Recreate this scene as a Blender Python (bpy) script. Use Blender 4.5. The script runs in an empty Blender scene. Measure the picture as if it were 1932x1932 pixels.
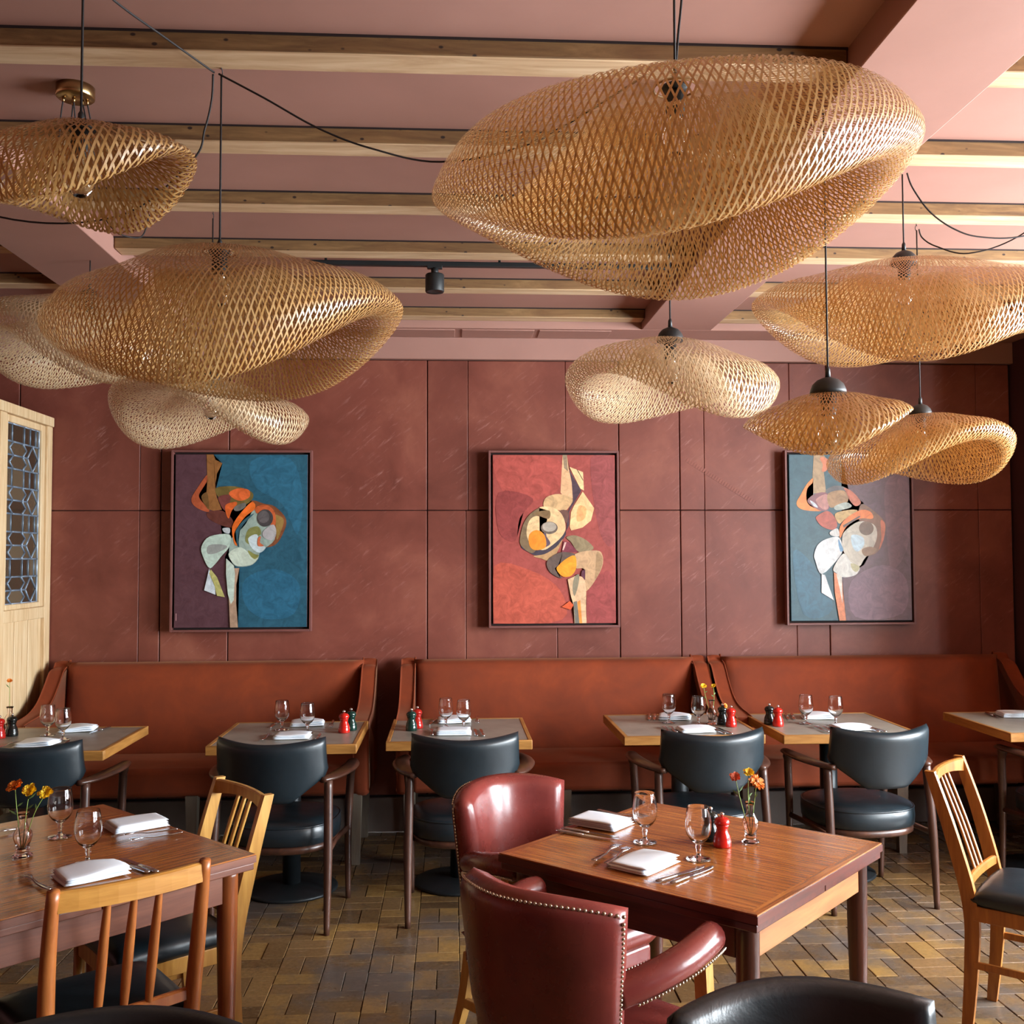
import bpy, bmesh, math, random
import numpy as np
from mathutils import Vector, Matrix
random.seed(7)
SC = bpy.context.scene
COL = SC.collection
R_ = math.radians

# ------------------------------------------------------------------ camera
cam_d = bpy.data.cameras.new('camera'); cam = bpy.data.objects.new('camera', cam_d); COL.objects.link(cam)
cam_d.sensor_width = 36.0; cam_d.lens = 36.0; cam_d.clip_start = 0.02
_p, _t, _r = R_(3.38), R_(2.55), R_(0.2)
fw = Vector((math.sin(_p)*math.cos(_t), math.cos(_p)*math.cos(_t), math.sin(_t)))
rt = Vector((math.cos(_p), -math.sin(_p), 0)); up = rt.cross(fw)
rr = rt*math.cos(_r) - up*math.sin(_r); uu = up*math.cos(_r) + rt*math.sin(_r)
cam.matrix_world = Matrix(((rr.x, uu.x, -fw.x, 0), (rr.y, uu.y, -fw.y, 0), (rr.z, uu.z, -fw.z, 1.6), (0, 0, 0, 1)))
SC.camera = cam

# ------------------------------------------------------------------ daylight and exposure
w = bpy.data.worlds.new('overcast_sky'); SC.world = w; w.use_nodes = True
bg = w.node_tree.nodes['Background']; bg.inputs[0].default_value = (0.86, 0.94, 1.0, 1); bg.inputs[1].default_value = 48.0
SC.view_settings.view_transform = 'Standard'; SC.view_settings.look = 'None'
SC.view_settings.gamma = 1.0; SC.view_settings.use_curve_mapping = False
SC.view_settings.exposure = 0.50
SC.cycles.use_denoising = True
SC.cycles.max_bounces = 10; SC.cycles.diffuse_bounces = 4; SC.cycles.transparent_max_bounces = 16
SC.cycles.caustics_reflective = False; SC.cycles.caustics_refractive = False
SC.cycles.sample_clamp_indirect = 6.0

XN, XR, XL, YB, YF, ZC = 3.46, 4.4, -4.6, 6.125, -3.2, 3.01   # XN: nib wall in the right corner, XR: window wall
# windows: (y0, y1) on the right wall, (x0, x1) on the wall behind the camera
WIN_R = [(2.35, 4.42), (0.35, 1.75)]
WIN_F = []
WZ0, WZ1 = 0.70, 2.75
def portal(loc, rot, sx, sy):
    d = bpy.data.lights.new('window_portal', 'AREA'); d.shape = 'RECTANGLE'; d.size = sx; d.size_y = sy
    d.cycles.is_portal = True
    o = bpy.data.objects.new('window_portal', d); COL.objects.link(o); o.location = loc; o.rotation_euler = rot
for a, b in WIN_R: portal((XR+0.19, (a+b)/2, (WZ0+WZ1)/2), (0, R_(90), 0), WZ1-WZ0, b-a)
for a, b in WIN_F: portal(((a+b)/2, YF-0.19, (WZ0+WZ1)/2), (R_(90), 0, 0), b-a, WZ1-WZ0)

# ------------------------------------------------------------------ materials
def s2l(c):
    return c/12.92 if c <= 0.04045 else ((c+0.055)/1.055)**2.4
def hexc(h):
    h = h.lstrip('#'); return tuple(s2l(int(h[i:i+2], 16)/255) for i in (0, 2, 4)) + (1,)
MATS = {}
class NT:
    def __init__(s, name):
        s.m = bpy.data.materials.new(name); s.m.use_nodes = True; s.t = s.m.node_tree; s.n = s.t.nodes
        s.b = s.n['Principled BSDF']; s._c = None
    def new(s, t, **kw):
        n = s.n.new(t)
        for k, v in kw.items(): setattr(n, k, v)
        return n
    def link(s, a, b): s.t.links.new(a, b)
    def coord(s, scale=(1, 1, 1), kind='Object', rot=(0, 0, 0)):
        c = s.new('ShaderNodeTexCoord'); m = s.new('ShaderNodeMapping')
        m.inputs['Scale'].default_value = scale; m.inputs['Rotation'].default_value = rot
        s.link(c.outputs[kind], m.inputs[0]); return m.outputs[0]
    def noise(s, vec, scale=5, detail=4, rough=0.6, dist=0.0):
        n = s.new('ShaderNodeTexNoise'); n.inputs['Scale'].default_value = scale; n.inputs['Detail'].default_value = detail
        n.inputs['Roughness'].default_value = rough; n.inputs['Distortion'].default_value = dist
        s.link(vec, n.inputs['Vector']); return n.outputs['Fac']
    def ramp(s, fac, stops):
        r = s.new('ShaderNodeValToRGB'); e = r.color_ramp.elements
        while len(e) < len(stops): e.new(0.5)
        for i, (p, c) in enumerate(stops):
            e[i].position = p; e[i].color = c if isinstance(c, tuple) else hexc(c)
        s.link(fac, r.inputs[0]); return r.outputs[0]
    def mix(s, fac, a, b, mode='MIX'):
        n = s.new('ShaderNodeMix', data_type='RGBA', blend_type=mode)
        for sock, v in ((n.inputs[0], fac), (n.inputs[6], a), (n.inputs[7], b)):
            if hasattr(v, 'is_linked'): s.link(v, sock)
            else: sock.default_value = v
        return n.outputs[2]
    def math(s, op, a, b=0.0):
        n = s.new('ShaderNodeMath', operation=op)
        for sock, v in ((n.inputs[0], a), (n.inputs[1], b)):
            if hasattr(v, 'is_linked'): s.link(v, sock)
            else: sock.default_value = v
        return n.outputs[0]
    def rnd(s):
        g = s.new('ShaderNodeNewGeometry'); o = s.new('ShaderNodeObjectInfo')
        return s.math('FRACT', s.math('ADD', g.outputs['Random Per Island'], o.outputs['Random']))
    def color(s, v):
        if hasattr(v, 'is_linked'): s.link(v, s.b.inputs['Base Color'])
        else: s.b.inputs['Base Color'].default_value = v
    def bump(s, fac, strength=0.2, dist=0.002):
        n = s.new('ShaderNodeBump'); n.inputs['Strength'].default_value = strength; n.inputs['Distance'].default_value = dist
        s.link(fac, n.inputs['Height']); s.link(n.outputs[0], s.b.inputs['Normal'])
    def set(s, rough=None, metal=None, **kw):
        if rough is not None:
            if hasattr(rough, 'is_linked'): s.link(rough, s.b.inputs['Roughness'])
            else: s.b.inputs['Roughness'].default_value = rough
        if metal is not None: s.b.inputs['Metallic'].default_value = metal
        for k, v in kw.items(): s.b.inputs[k].default_value = v
        return s
def reg(key, nt): MATS[key] = nt.m; return nt.m

def mottled(key, c0, c1, scale=6, rough=0.6, bump=0.1, bscale=80, metal=0.0, c2=None, stretch=(1, 1, 1), **kw):
    t = NT(key); v = t.coord(stretch)
    stops = [(0.3, c0), (0.7, c1)] if c2 is None else [(0.25, c0), (0.55, c1), (0.8, c2)]
    t.color(t.ramp(t.noise(v, scale, 5), stops)); t.set(rough, metal, **kw)
    if bump: t.bump(t.noise(v, bscale, 3), bump, 0.001)
    return reg(key, t)
def wood(key, c0, c1, axis=0, scale=3.0, rough=0.35, stretch=14, bump=0.08, rnd=0.0, c2=None, coat=0.0):
    t = NT(key); sc = [stretch]*3; sc[axis] = 1.0
    v = t.coord(tuple(sc)); g = t.noise(v, scale, 6, 0.65, 0.6)
    stops = [(0.32, c0), (0.68, c1)] if c2 is None else [(0.28, c0), (0.5, c1), (0.72, c2)]
    c = t.ramp(g, stops)
    if rnd:
        c = t.mix(rnd, c, t.ramp(t.rnd(), [(0.0, '#5a5a5a'), (1.0, '#ffffff')]), 'MULTIPLY')
    t.color(c); t.set(rough); t.b.inputs['Coat Weight'].default_value = coat; t.b.inputs['Coat Roughness'].default_value = 0.12
    if bump: t.bump(g, bump, 0.001)
    return reg(key, t)

# leather wall panels
t = NT('wall_leather'); v = t.coord((1, 1, 1)); o = t.new('ShaderNodeObjectInfo')
vm = t.new('ShaderNodeVectorMath', operation='ADD'); t.link(v, vm.inputs[0]); t.link(o.outputs['Location'], vm.inputs[1]); v2 = vm.outputs[0]
big = t.noise(v2, 2.2, 6, 0.62, 0.4)
c = t.ramp(big, [(0.28, '#693529'), (0.5, '#7d4336'), (0.75, '#945846')])
sr_ = t.new('ShaderNodeMapping'); sr_.inputs['Rotation'].default_value = (0, R_(40), 0); t.link(v2, sr_.inputs[0])
sm = t.new('ShaderNodeMapping'); sm.inputs['Scale'].default_value = (4.0, 4.0, 24.0); t.link(sr_.outputs[0], sm.inputs[0])
scr = t.noise(sm.outputs[0], 2.0, 5, 0.7, 0.3)
sf = t.ramp(scr, [(0.56, (0, 0, 0, 1)), (0.74, (1, 1, 1, 1))])
sf = t.math('MULTIPLY', sf, t.ramp(t.noise(v2, 3.1, 3), [(0.45, (0, 0, 0, 1)), (0.7, (1, 1, 1, 1))]))
c = t.mix(t.math('MULTIPLY', sf, 0.9), c, hexc('#b4847a'))
c = t.mix(0.16, c, t.ramp(o.outputs['Random'], [(0, '#6a6a6a'), (1, '#ffffff')]), 'MULTIPLY')
t.color(c); t.set(0.48, **{'Specular IOR Level': 0.4}); t.bump(t.noise(v2, 42, 5, 0.6), 0.10, 0.002); reg('wall_leather', t)

mottled('groove', '#1c0d0c', '#26120f', 4, 0.8, 0)
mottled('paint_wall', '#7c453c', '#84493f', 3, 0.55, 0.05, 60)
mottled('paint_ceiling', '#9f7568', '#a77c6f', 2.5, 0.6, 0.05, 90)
mottled('paint_shaded', '#3c211f', '#4a2826', 3, 0.6, 0.05)  # corner wall colour, darkened to deepen the shade there
mottled('skirting', '#6e625c', '#7c7068', 5, 0.5, 0.05)
# reclaimed joists: softwood with nail holes, sides darkened as shade in the colour
t = NT('joist_side_shaded'); v = t.coord((1, 9, 9)); g = t.noise(v, 2.6, 6, 0.65, 0.8)
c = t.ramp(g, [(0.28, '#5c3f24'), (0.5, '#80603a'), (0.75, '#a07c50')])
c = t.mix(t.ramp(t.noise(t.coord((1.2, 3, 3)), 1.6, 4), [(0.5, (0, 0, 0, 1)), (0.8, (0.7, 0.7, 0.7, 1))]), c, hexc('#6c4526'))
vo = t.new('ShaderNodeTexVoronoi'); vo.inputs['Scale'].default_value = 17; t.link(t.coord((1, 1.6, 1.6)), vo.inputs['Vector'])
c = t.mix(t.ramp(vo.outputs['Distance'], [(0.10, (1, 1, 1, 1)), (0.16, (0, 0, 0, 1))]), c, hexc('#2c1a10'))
t.color(c); t.set(0.75); t.bump(g, 0.35, 0.004); reg('joist_side_shaded', t)
wood('joist_bottom_lit', '#a8845e', '#c6a680', 0, 2.6, 0.8, 9, 0.3, c2='#d8be9a')  # paler copy for the undersides, their light put into the colour

# parquet blocks
t = NT('floor_block'); v = t.coord((1, 1, 1)); o = t.new('ShaderNodeObjectInfo')
vm = t.new('ShaderNodeVectorMath', operation='ADD'); t.link(v, vm.inputs[0]); t.link(o.outputs['Location'], vm.inputs[1]); v2 = vm.outputs[0]
rn = t.rnd()
c = t.ramp(rn, [(0.0, '#5c4630'), (0.25, '#725738'), (0.55, '#826442'), (0.85, '#8e6e42'), (1.0, '#9c7844')])
dirt = t.noise(v2, 1.7, 6, 0.65)
c = t.mix(t.ramp(dirt, [(0.47, (0, 0, 0, 1)), (0.62, (0.85, 0.85, 0.85, 1))]), c, hexc('#5a524e'))
c = t.mix(t.ramp(t.noise(v2, 5.5, 6, 0.75), [(0.58, (0, 0, 0, 1)), (0.72, (0.6, 0.6, 0.6, 1))]), c, hexc('#3e3632'))
sm = t.new('ShaderNodeMapping'); sm.inputs['Scale'].default_value = (9, 46, 1); sm.inputs['Rotation'].default_value = (0, 0, 0.5); t.link(v2, sm.inputs[0])
c = t.mix(t.math('MULTIPLY', t.ramp(t.noise(sm.outputs[0], 1.6, 5, 0.7), [(0.60, (0, 0, 0, 1)), (0.72, (1, 1, 1, 1))]), 0.55), c, hexc('#b8a484'))
gr = t.noise(v2, 55, 4, 0.7); c = t.mix(0.35, c, t.ramp(gr, [(0.3, '#6a6a6a'), (0.7, '#ffffff')]), 'MULTIPLY')
t.color(c); t.set(t.math('ADD', t.math('MULTIPLY', dirt, 0.28), 0.12)); t.bump(t.noise(v2, 24, 6, 0.7), 0.30, 0.004); reg('floor_block', t)
mottled('floor_gap', '#120c08', '#1c130c', 6, 0.9, 0)

# velvet
t = NT('velvet'); v = t.coord(); n = t.noise(v, 3.5, 5, 0.6, 0.5)
t.color(t.ramp(n, [(0.3, '#6a2704'), (0.55, '#7b2f06'), (0.8, '#8d390b')])); t.set(0.85)
t.b.inputs['Sheen Weight'].default_value = 0.12; t.b.inputs['Sheen Roughness'].default_value = 0.4; t.b.inputs['Sheen Tint'].default_value = (1.0, 0.5, 0.25, 1)
t.bump(t.noise(v, 260, 2), 0.12, 0.001); reg('velvet', t)

def leather(key, c0, c1, rough=0.34, wr=0.12):
    t = NT(key); v = t.coord(); n = t.noise(v, 5, 5)
    t.color(t.ramp(n, [(0.3, c0), (0.7, c1)]))
    t.set(t.math('ADD', t.math('MULTIPLY', t.noise(v, 9, 4), 0.22), rough-0.11))
    m = t.math('ADD', t.math('MULTIPLY', t.noise(v, 11, 4, 0.6, 0.8), 1.0), t.math('MULTIPLY', t.noise(v, 170, 2), 0.12))
    t.bump(m, wr, 0.006); return reg(key, t)
leather('black_leather', '#111a1f', '#1b262c', 0.36)
leather('near_leather', '#101316', '#191d20', 0.33, 0.3)
leather('red_leather', '#5e2422', '#7c352e', 0.27)

wood('table_wood', '#643414', '#945626', 0, 3.2, 0.24, 26, 0.008, c2='#b47434', coat=0.4)
wood('table_wood_dark', '#3a1712', '#5a281c', 0, 2.6, 0.32, 14, 0.04)
wood('table_wood_apron', '#764622', '#a26c3c', 0, 2.0, 0.4, 12, 0.04)
wood('rose_wood', '#5a3226', '#7e4e3a', 0, 2.4, 0.4, 14, 0.04)
wood('leg_dark', '#2e150e', '#54281a', 2, 2.6, 0.32, 12, 0.03)
wood('leg_mahogany', '#5c2c14', '#8a4a22', 2, 2.6, 0.32, 12, 0.03)
wood('oak_edge', '#8a5a26', '#b98544', 0, 3, 0.45, 10, 0.06)
wood('walnut', '#33201a', '#523224', 1, 3, 0.33, 10, 0.03)
wood('walnut_leg', '#33211b', '#54362a', 2, 3, 0.33, 10, 0.03)
wood('teak', '#8a4a22', '#b06a34', 2, 3.0, 0.36, 12, 0.04)
wood('teak_rail', '#9a6428', '#c08a42', 0, 3.0, 0.36, 12, 0.04)
wood('beech', '#a8742e', '#cc9a4c', 2, 3.0, 0.36, 12, 0.04)
wood('afrormosia', '#7e4818', '#ac6e2e', 2, 3.0, 0.34, 12, 0.04)
wood('chair_oak', '#a87838', '#c89a58', 2, 3.0, 0.4, 12, 0.04)
wood('screen_oak', '#b8966a', '#d2b48a', 2, 2.6, 0.55, 12, 0.15, c2='#dec8a2')
wood('bench_leg', '#5c5248', '#766a5c', 2, 3.0, 0.5, 10, 0.05)
def bamboo(key, a, b, c_, d, tc):
    t = NT(key); v = t.coord(); n = t.noise(v, 9, 4); rn = t.rnd()
    c = t.mix(n, t.ramp(rn, [(0, a), (0.5, b), (1, c_)]), hexc(d))
    t.color(c); t.set(0.36); t.b.inputs['Coat Weight'].default_value = 0.5; t.b.inputs['Coat Roughness'].default_value = 0.28
    tr = t.new('ShaderNodeBsdfTranslucent'); tr.inputs[0].default_value = hexc(tc)
    mx = t.new('ShaderNodeMixShader'); mx.inputs[0].default_value = 0.16
    t.link(t.b.outputs[0], mx.inputs[1]); t.link(tr.outputs[0], mx.inputs[2]); t.link(mx.outputs[0], t.n['Material Output'].inputs[0]); reg(key, t)
bamboo('bamboo', '#ac8048', '#c69c62', '#dab886', '#b48a50', '#c07c38')
bamboo('bamboo_pale', '#d6b98e', '#e4cca6', '#f0dfc0', '#d8bc92', '#d0a46c')
mottled('table_grey', '#79746a', '#8e887c', 9, 0.38, 0.05, 120, c2='#9a9488')
mottled('table_edge_red', '#6a3420', '#7e4228', 5, 0.4, 0.03)
mottled('iron', '#1e2326', '#282d30', 6, 0.42, 0.03, 90, 0.3)
mottled('cap_black', '#1a1c1d', '#242728', 6, 0.5, 0.02, 90)
mottled('cord', '#171212', '#201918', 8, 0.7, 0)
mottled('brass', '#a8895a', '#bfa070', 8, 0.28, 0.02, 90, 1.0)
mottled('nail_brass', '#b8a890', '#cfc2ae', 8, 0.25, 0, 90, 1.0)
mottled('steel', '#c8ccd0', '#d8dce0', 12, 0.16, 0.02, 40, 1.0)
mottled('chrome', '#e0e2e4', '#f0f0f0', 8, 0.08, 0, 40, 1.0)
mottled('mill_red', '#b01c14', '#c2241a', 8, 0.16, 0)
mottled('mill_black', '#141816', '#1c201e', 8, 0.2, 0)
mottled('mill_green', '#0e2a24', '#15352c', 8, 0.18, 0)
mottled('linen', '#dde6f0', '#eef3f8', 7, 0.85, 0.12, 260)
mottled('stem', '#6f8a3e', '#88a04c', 20, 0.6, 0)
mottled('leaf', '#4e6a34', '#67824a', 20, 0.6, 0)
mottled('petal_orange', '#d4701c', '#e8892a', 30, 0.6, 0)
mottled('petal_yellow', '#e2b410', '#f2cc30', 30, 0.6, 0)
mottled('petal_red', '#d0583a', '#e07a58', 30, 0.6, 0)
mottled('petal_heart', '#7a3a10', '#9a5014', 40, 0.7, 0)
mottled('frame_paint', '#6c403a', '#7a4a44', 5, 0.5, 0.03)
mottled('lead', '#9fb4cc', '#b4c6d8', 20, 0.45, 0.05, 80, 0.4)
mottled('water', '#d8e0e0', '#dfe6e6', 3, 0.05, 0)
t = NT('pane_glass'); t.color(t.ramp(t.rnd(), [(0, '#33291f'), (0.5, '#4a3d2e'), (1, '#5e5240')])); t.set(0.12); t.bump(t.noise(t.coord(), 18, 3), 0.3, 0.004); reg('pane_glass', t)
t = NT('clear_glass'); t.color((1, 1, 1, 1)); t.set(0.0, **{'Transmission Weight': 1.0, 'IOR': 1.47}); reg('clear_glass', t)
t = NT('pink_glass'); t.color((1, 0.94, 0.92, 1)); t.set(0.02, **{'Transmission Weight': 1.0, 'IOR': 1.4}); reg('pink_glass', t)
t = NT('window_glass'); tp = t.new('ShaderNodeBsdfTransparent'); gl = t.new('ShaderNodeBsdfGlossy'); gl.inputs['Roughness'].default_value = 0.0
mx = t.new('ShaderNodeMixShader'); mx.inputs[0].default_value = 0.05
t.link(tp.outputs[0], mx.inputs[1]); t.link(gl.outputs[0], mx.inputs[2]); t.link(mx.outputs[0], t.n['Material Output'].inputs[0]); reg('window_glass', t)
PAINTS = {}
def paint(h, j=0.14):
    if h not in PAINTS:
        t = NT('oil_paint'); v = t.coord(); n = t.noise(v, 16, 6, 0.7, 1.2)
        a = hexc(h); lo = tuple(x*(1-j*2.2) for x in a[:3])+(1,); hi = tuple(min(1, x*(1+j*2.2)+0.012) for x in a[:3])+(1,)
        t.color(t.ramp(n, [(0.3, lo), (0.7, hi)])); t.set(0.42); t.bump(t.noise(v, 60, 4), 0.15, 0.002); PAINTS[h] = t.m
    return PAINTS[h]

# ------------------------------------------------------------------ mesh helpers
def rot3(rx=0, ry=0, rz=0):
    return (Matrix.Rotation(rz, 3, 'Z') @ Matrix.Rotation(ry, 3, 'Y') @ Matrix.Rotation(rx, 3, 'X'))
class MB:
    def __init__(s): s.v = []; s.f = []; s.sm = []; s.mi = []; s.cur = 0
    def add(s, vs, fs, smooth=False):
        o = len(s.v); s.v += [tuple(p) for p in vs]; s.f += [tuple(i+o for i in f) for f in fs]
        s.sm += [smooth]*len(fs); s.mi += [s.cur]*len(fs); return s
    def box(s, c, d, r=None, bev=0.0):
        x, y, z = d[0]/2, d[1]/2, d[2]/2
        if bev <= 0:
            vs = [Vector((a, b, e)) for a in (-x, x) for b in (-y, y) for e in (-z, z)]
            fs = [(0, 1, 3, 2), (4, 6, 7, 5), (0, 4, 5, 1), (2, 3, 7, 6), (0, 2, 6, 4), (1, 5, 7, 3)]
        else:
            b = min(bev, x*0.98, y*0.98, z*0.98); bm = bmesh.new(); bmesh.ops.create_cube(bm, size=1.0)
            for q in bm.verts: q.co = Vector((q.co.x*d[0], q.co.y*d[1], q.co.z*d[2]))
            bmesh.ops.bevel(bm, geom=list(bm.edges), offset=b, segments=2 if b < 0.01 else 4, profile=0.5, affect='EDGES')
            bm.verts.index_update(); vs = [q.co.copy() for q in bm.verts]; fs = [tuple(q.index for q in f.verts) for f in bm.faces]; bm.free()
        c = Vector(c); big = []
        if bev > 0:
            for f in fs:
                nv = (vs[f[1]]-vs[f[0]]).cross(vs[f[2]]-vs[f[1]]); nv.normalize(); big.append(max(abs(nv.x), abs(nv.y), abs(nv.z)) > .9995)
        if r is not None: vs = [r @ q for q in vs]
        s.add([q+c for q in vs], fs, bev > 0)
        if bev > 0: s.sm[-len(fs):] = [not k for k in big]
        return s
    def lathe(s, prof, n=20, c=(0, 0, 0), r=None, smooth=True, cap=True):
        c = Vector(c); vs = []; fs = []; k = len(prof)
        for i in range(n):
            a = 2*math.pi*i/n; ca, sa = math.cos(a), math.sin(a)
            for (rad, z) in prof:
                q = Vector((rad*ca, rad*sa, z)); vs.append((r @ q if r is not None else q)+c)
        for i in range(n):
            j = (i+1) % n
            for m in range(k-1): fs.append((i*k+m, j*k+m, j*k+m+1, i*k+m+1))
        if cap:
            if prof[0][0] > 1e-6: fs.append(tuple(i*k for i in reversed(range(n))))
            if prof[-1][0] > 1e-6: fs.append(tuple(i*k+k-1 for i in range(n)))
        return s.add(vs, fs, smooth)
    def tube(s, pts, rad, n=10, flat=1.0, upv=(0, 0, 1), closed=False, cap=True):
        """sweep; rad number/list or list of (w,h)"""
        P = [Vector(p) for p in pts]; m = len(P); vs = []; fs = []; U = Vector(upv)
        for i, p in enumerate(P):
            if closed: tg = P[(i+1) % m]-P[i-1]
            else: tg = P[min(i+1, m-1)]-P[max(i-1, 0)]
            tg.normalize(); sd = tg.cross(U)
            if sd.length < 1e-4: sd = tg.cross(Vector((1, 0, 0)))
            sd.normalize(); nn = sd.cross(tg).normalized()
            r = rad[i] if isinstance(rad, list) else rad
            rw, rh = r if isinstance(r, (list, tuple)) else (r, r*flat)
            for k in range(n):
                a = 2*math.pi*k/n; vs.append(p+sd*(rw*math.cos(a))+nn*(rh*math.sin(a)))
        for i in range(m if closed else m-1):
            j = (i+1) % m
            for k in range(n):
                l = (k+1) % n; fs.append((i*n+k, j*n+k, j*n+l, i*n+l))
        if cap and not closed:
            fs.append(tuple(range(n))); fs.append(tuple((m-1)*n+k for k in reversed(range(n))))
        return s.add(vs, fs, True)
    def grid(s, fn, nu, nv, smooth=True, wrap=False):
        vs = [fn(i/nu, j/nv) for i in range(nu+(0 if wrap else 1)) for j in range(nv+1)]; fs = []; W = nv+1; N = nu if wrap else nu+1
        for i in range(nu):
            i2 = (i+1) % N
            for j in range(nv): fs.append((i*W+j, i2*W+j, i2*W+j+1, i*W+j+1))
        return s.add(vs, fs, smooth)
    def pillow(s, fn, th, nu=14, nv=10, ex=6):
        """fn(a,b) centre surface, a,b in [-1,1]; th(a,b) full thickness"""
        def nrm(a, b):
            e = 0.01; da = Vector(fn(min(a+e, 1), b))-Vector(fn(max(a-e, -1), b)); db = Vector(fn(a, min(b+e, 1)))-Vector(fn(a, max(b-e, -1)))
            return da.cross(db).normalized()
        def par(i, n): return math.sin((i/n*2-1)*math.pi/2)*0.55+(i/n*2-1)*0.45
        idx = {}; vs = []; fs = []
        for sd in (1, -1):
            for i in range(nu+1):
                for j in range(nv+1):
                    edge = i in (0, nu) or j in (0, nv)
                    if sd == -1 and edge: idx[(sd, i, j)] = idx[(1, i, j)]; continue
                    a, b = par(i, nu), par(j, nv)
                    k = 0.0 if edge else (max(0, 1-abs(a)**ex)*max(0, 1-abs(b)**ex))**0.42
                    p = Vector(fn(a, b))
                    if not edge: p = p+nrm(a, b)*(sd*k*th(a, b)/2)
                    idx[(sd, i, j)] = len(vs); vs.append(p)
        for sd in (1, -1):
            for i in range(nu):
                for j in range(nv):
                    q = (idx[(sd, i, j)], idx[(sd, i+1, j)], idx[(sd, i+1, j+1)], idx[(sd, i, j+1)])
                    fs.append(q if sd == 1 else q[::-1])
        return s.add(vs, fs, True)
    def prism(s, poly, th, frame=None, smooth=False):
        """poly (x,y) list extruded along z by th (0..th); frame maps Vector->Vector"""
        n = len(poly); F = frame or (lambda q: q)
        vs = [F(Vector((x, y, 0))) for x, y in poly]+[F(Vector((x, y, th))) for x, y in poly]
        fs = [tuple(reversed(range(n))), tuple(range(n, 2*n))]+[(i, (i+1) % n, (i+1) % n+n, i+n) for i in range(n)]
        return s.add(vs, fs, smooth)
    def build(s, name, mat=None, parent=None, mats=None, loc=None, rotz=None):
        me = bpy.data.meshes.new(name); me.from_pydata(s.v, [], s.f); me.update()
        me.polygons.foreach_set('use_smooth', s.sm)
        for m in (mats or [mat]): me.materials.append(MATS[m] if isinstance(m, str) else m)
        if mats: me.polygons.foreach_set('material_index', s.mi)
        o = bpy.data.objects.new(name, me); COL.objects.link(o)
        if parent is not None: o.parent = parent
        if loc is not None: o.location = loc
        if rotz is not None: o.rotation_euler = (0, 0, rotz)
        return o
def tag(o, label=None, cat=None, group=None, kind=None):
    if label: o['label'] = label
    if cat: o['category'] = cat
    if group: o['group'] = group
    if kind: o['kind'] = kind
    return o
def thing(name, label, cat, loc=(0, 0, 0), rotz=0.0, group=None):
    o = bpy.data.objects.new(name, None); COL.objects.link(o); o.empty_display_size = 0.05
    o.location = loc; o.rotation_euler = (0, 0, rotz); return tag(o, label, cat, group)
def kids(o): return [c for c in bpy.data.objects if c.parent == o]
def dup(root, loc, rotz, label, group=None):
    r = root.copy(); COL.objects.link(r); r.location = loc; r.rotation_euler = (0, 0, rotz); r['label'] = label
    if group: r['group'] = group
    for ch in kids(root):
        c = ch.copy(); COL.objects.link(c); c.parent = r
        for g in kids(ch):
            d = g.copy(); COL.objects.link(d); d.parent = c
    return r
def dup1(o, parent, loc, rotz=0.0):
    c = o.copy(); COL.objects.link(c); c.parent = parent; c.location = loc; c.rotation_euler = (0, 0, rotz); return c
def spline(pts, n=8, closed=False):
    P = [Vector(p) for p in pts]; m = len(P); out = []
    for i in range(m if closed else m-1):
        if closed: a, b, c, d = P[i-1], P[i], P[(i+1) % m], P[(i+2) % m]
        else: a, b, c, d = P[max(i-1, 0)], P[i], P[i+1], P[min(i+2, m-1)]
        for k in range(n):
            t = k/n; out.append(0.5*((2*b)+(c-a)*t+(2*a-5*b+4*c-d)*t*t+(3*b-a-3*c+d)*t**3))
    if not closed: out.append(P[-1])
    return out

# ================================================================== THE SETTING
# ---- floor: basket-weave wood blocks on a dark screed
fl = MB().box(((XR+XL)/2, (YB+YF)/2, -0.06), (XR-XL+0.4, YB-YF+0.4, 0.08)).build('floor', 'floor_gap'); tag(fl, kind='structure', label='worn basket-weave wooden block floor')
T = 0.176; GAP = 0.0022
def block_mesh(lx, ly):
    m = MB(); x, y, h, c = lx/2-GAP/2, ly/2-GAP/2, 0.022, 0.0022
    vs = [(sx*x, sy*y, -0.024) for sx, sy in ((-1, -1), (1, -1), (1, 1), (-1, 1))]+[(sx*x, sy*y, -c) for sx, sy in ((-1, -1), (1, -1), (1, 1), (-1, 1))]+[(sx*(x-c), sy*(y-c), 0) for sx, sy in ((-1, -1), (1, -1), (1, 1), (-1, 1))]
    fs = [(8, 9, 10, 11)]
    for i in range(4):
        j = (i+1) % 4; fs += [(i, j, j+4, i+4), (i+4, j+4, j+8, i+8)]
    return vs, fs
BA, BB = block_mesh(T, T/2), block_mesh(T/2, T)
m = MB(); m.add(*BA); pa = m.build('block', 'floor_block', fl)
m = MB(); m.add(*BB); pb = m.build('block', 'floor_block', fl)
cells = []
nx0, nx1 = int(XL/T)-1, int(XR/T)+1
for ix in range(nx0, nx1):
    sh = (ix % 2)*T+((ix*37) % 5)*0.006
    for iy in range(int(YF/T)-2, int(YB/T)+1):
        cx, cy = (ix+0.5)*T+0.03, (iy+0.5)*T+sh*0.999
        if cy > YB+0.02 or cy < YF or cx < XL or cx > XR: continue
        if iy % 2 == 0: cells += [(cx, cy-T/4, 0), (cx, cy+T/4, 0)]
        else: cells += [(cx-T/4, cy, 1), (cx+T/4, cy, 1)]
def seen(x, y):
    return y > 3.32 and abs(x/y-0.06) < 0.535
near = sorted([c for c in cells if seen(c[0], c[1])], key=lambda c: c[1])[:300]; ns = set(near)
rest = MB()
ua = ub = False
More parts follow.
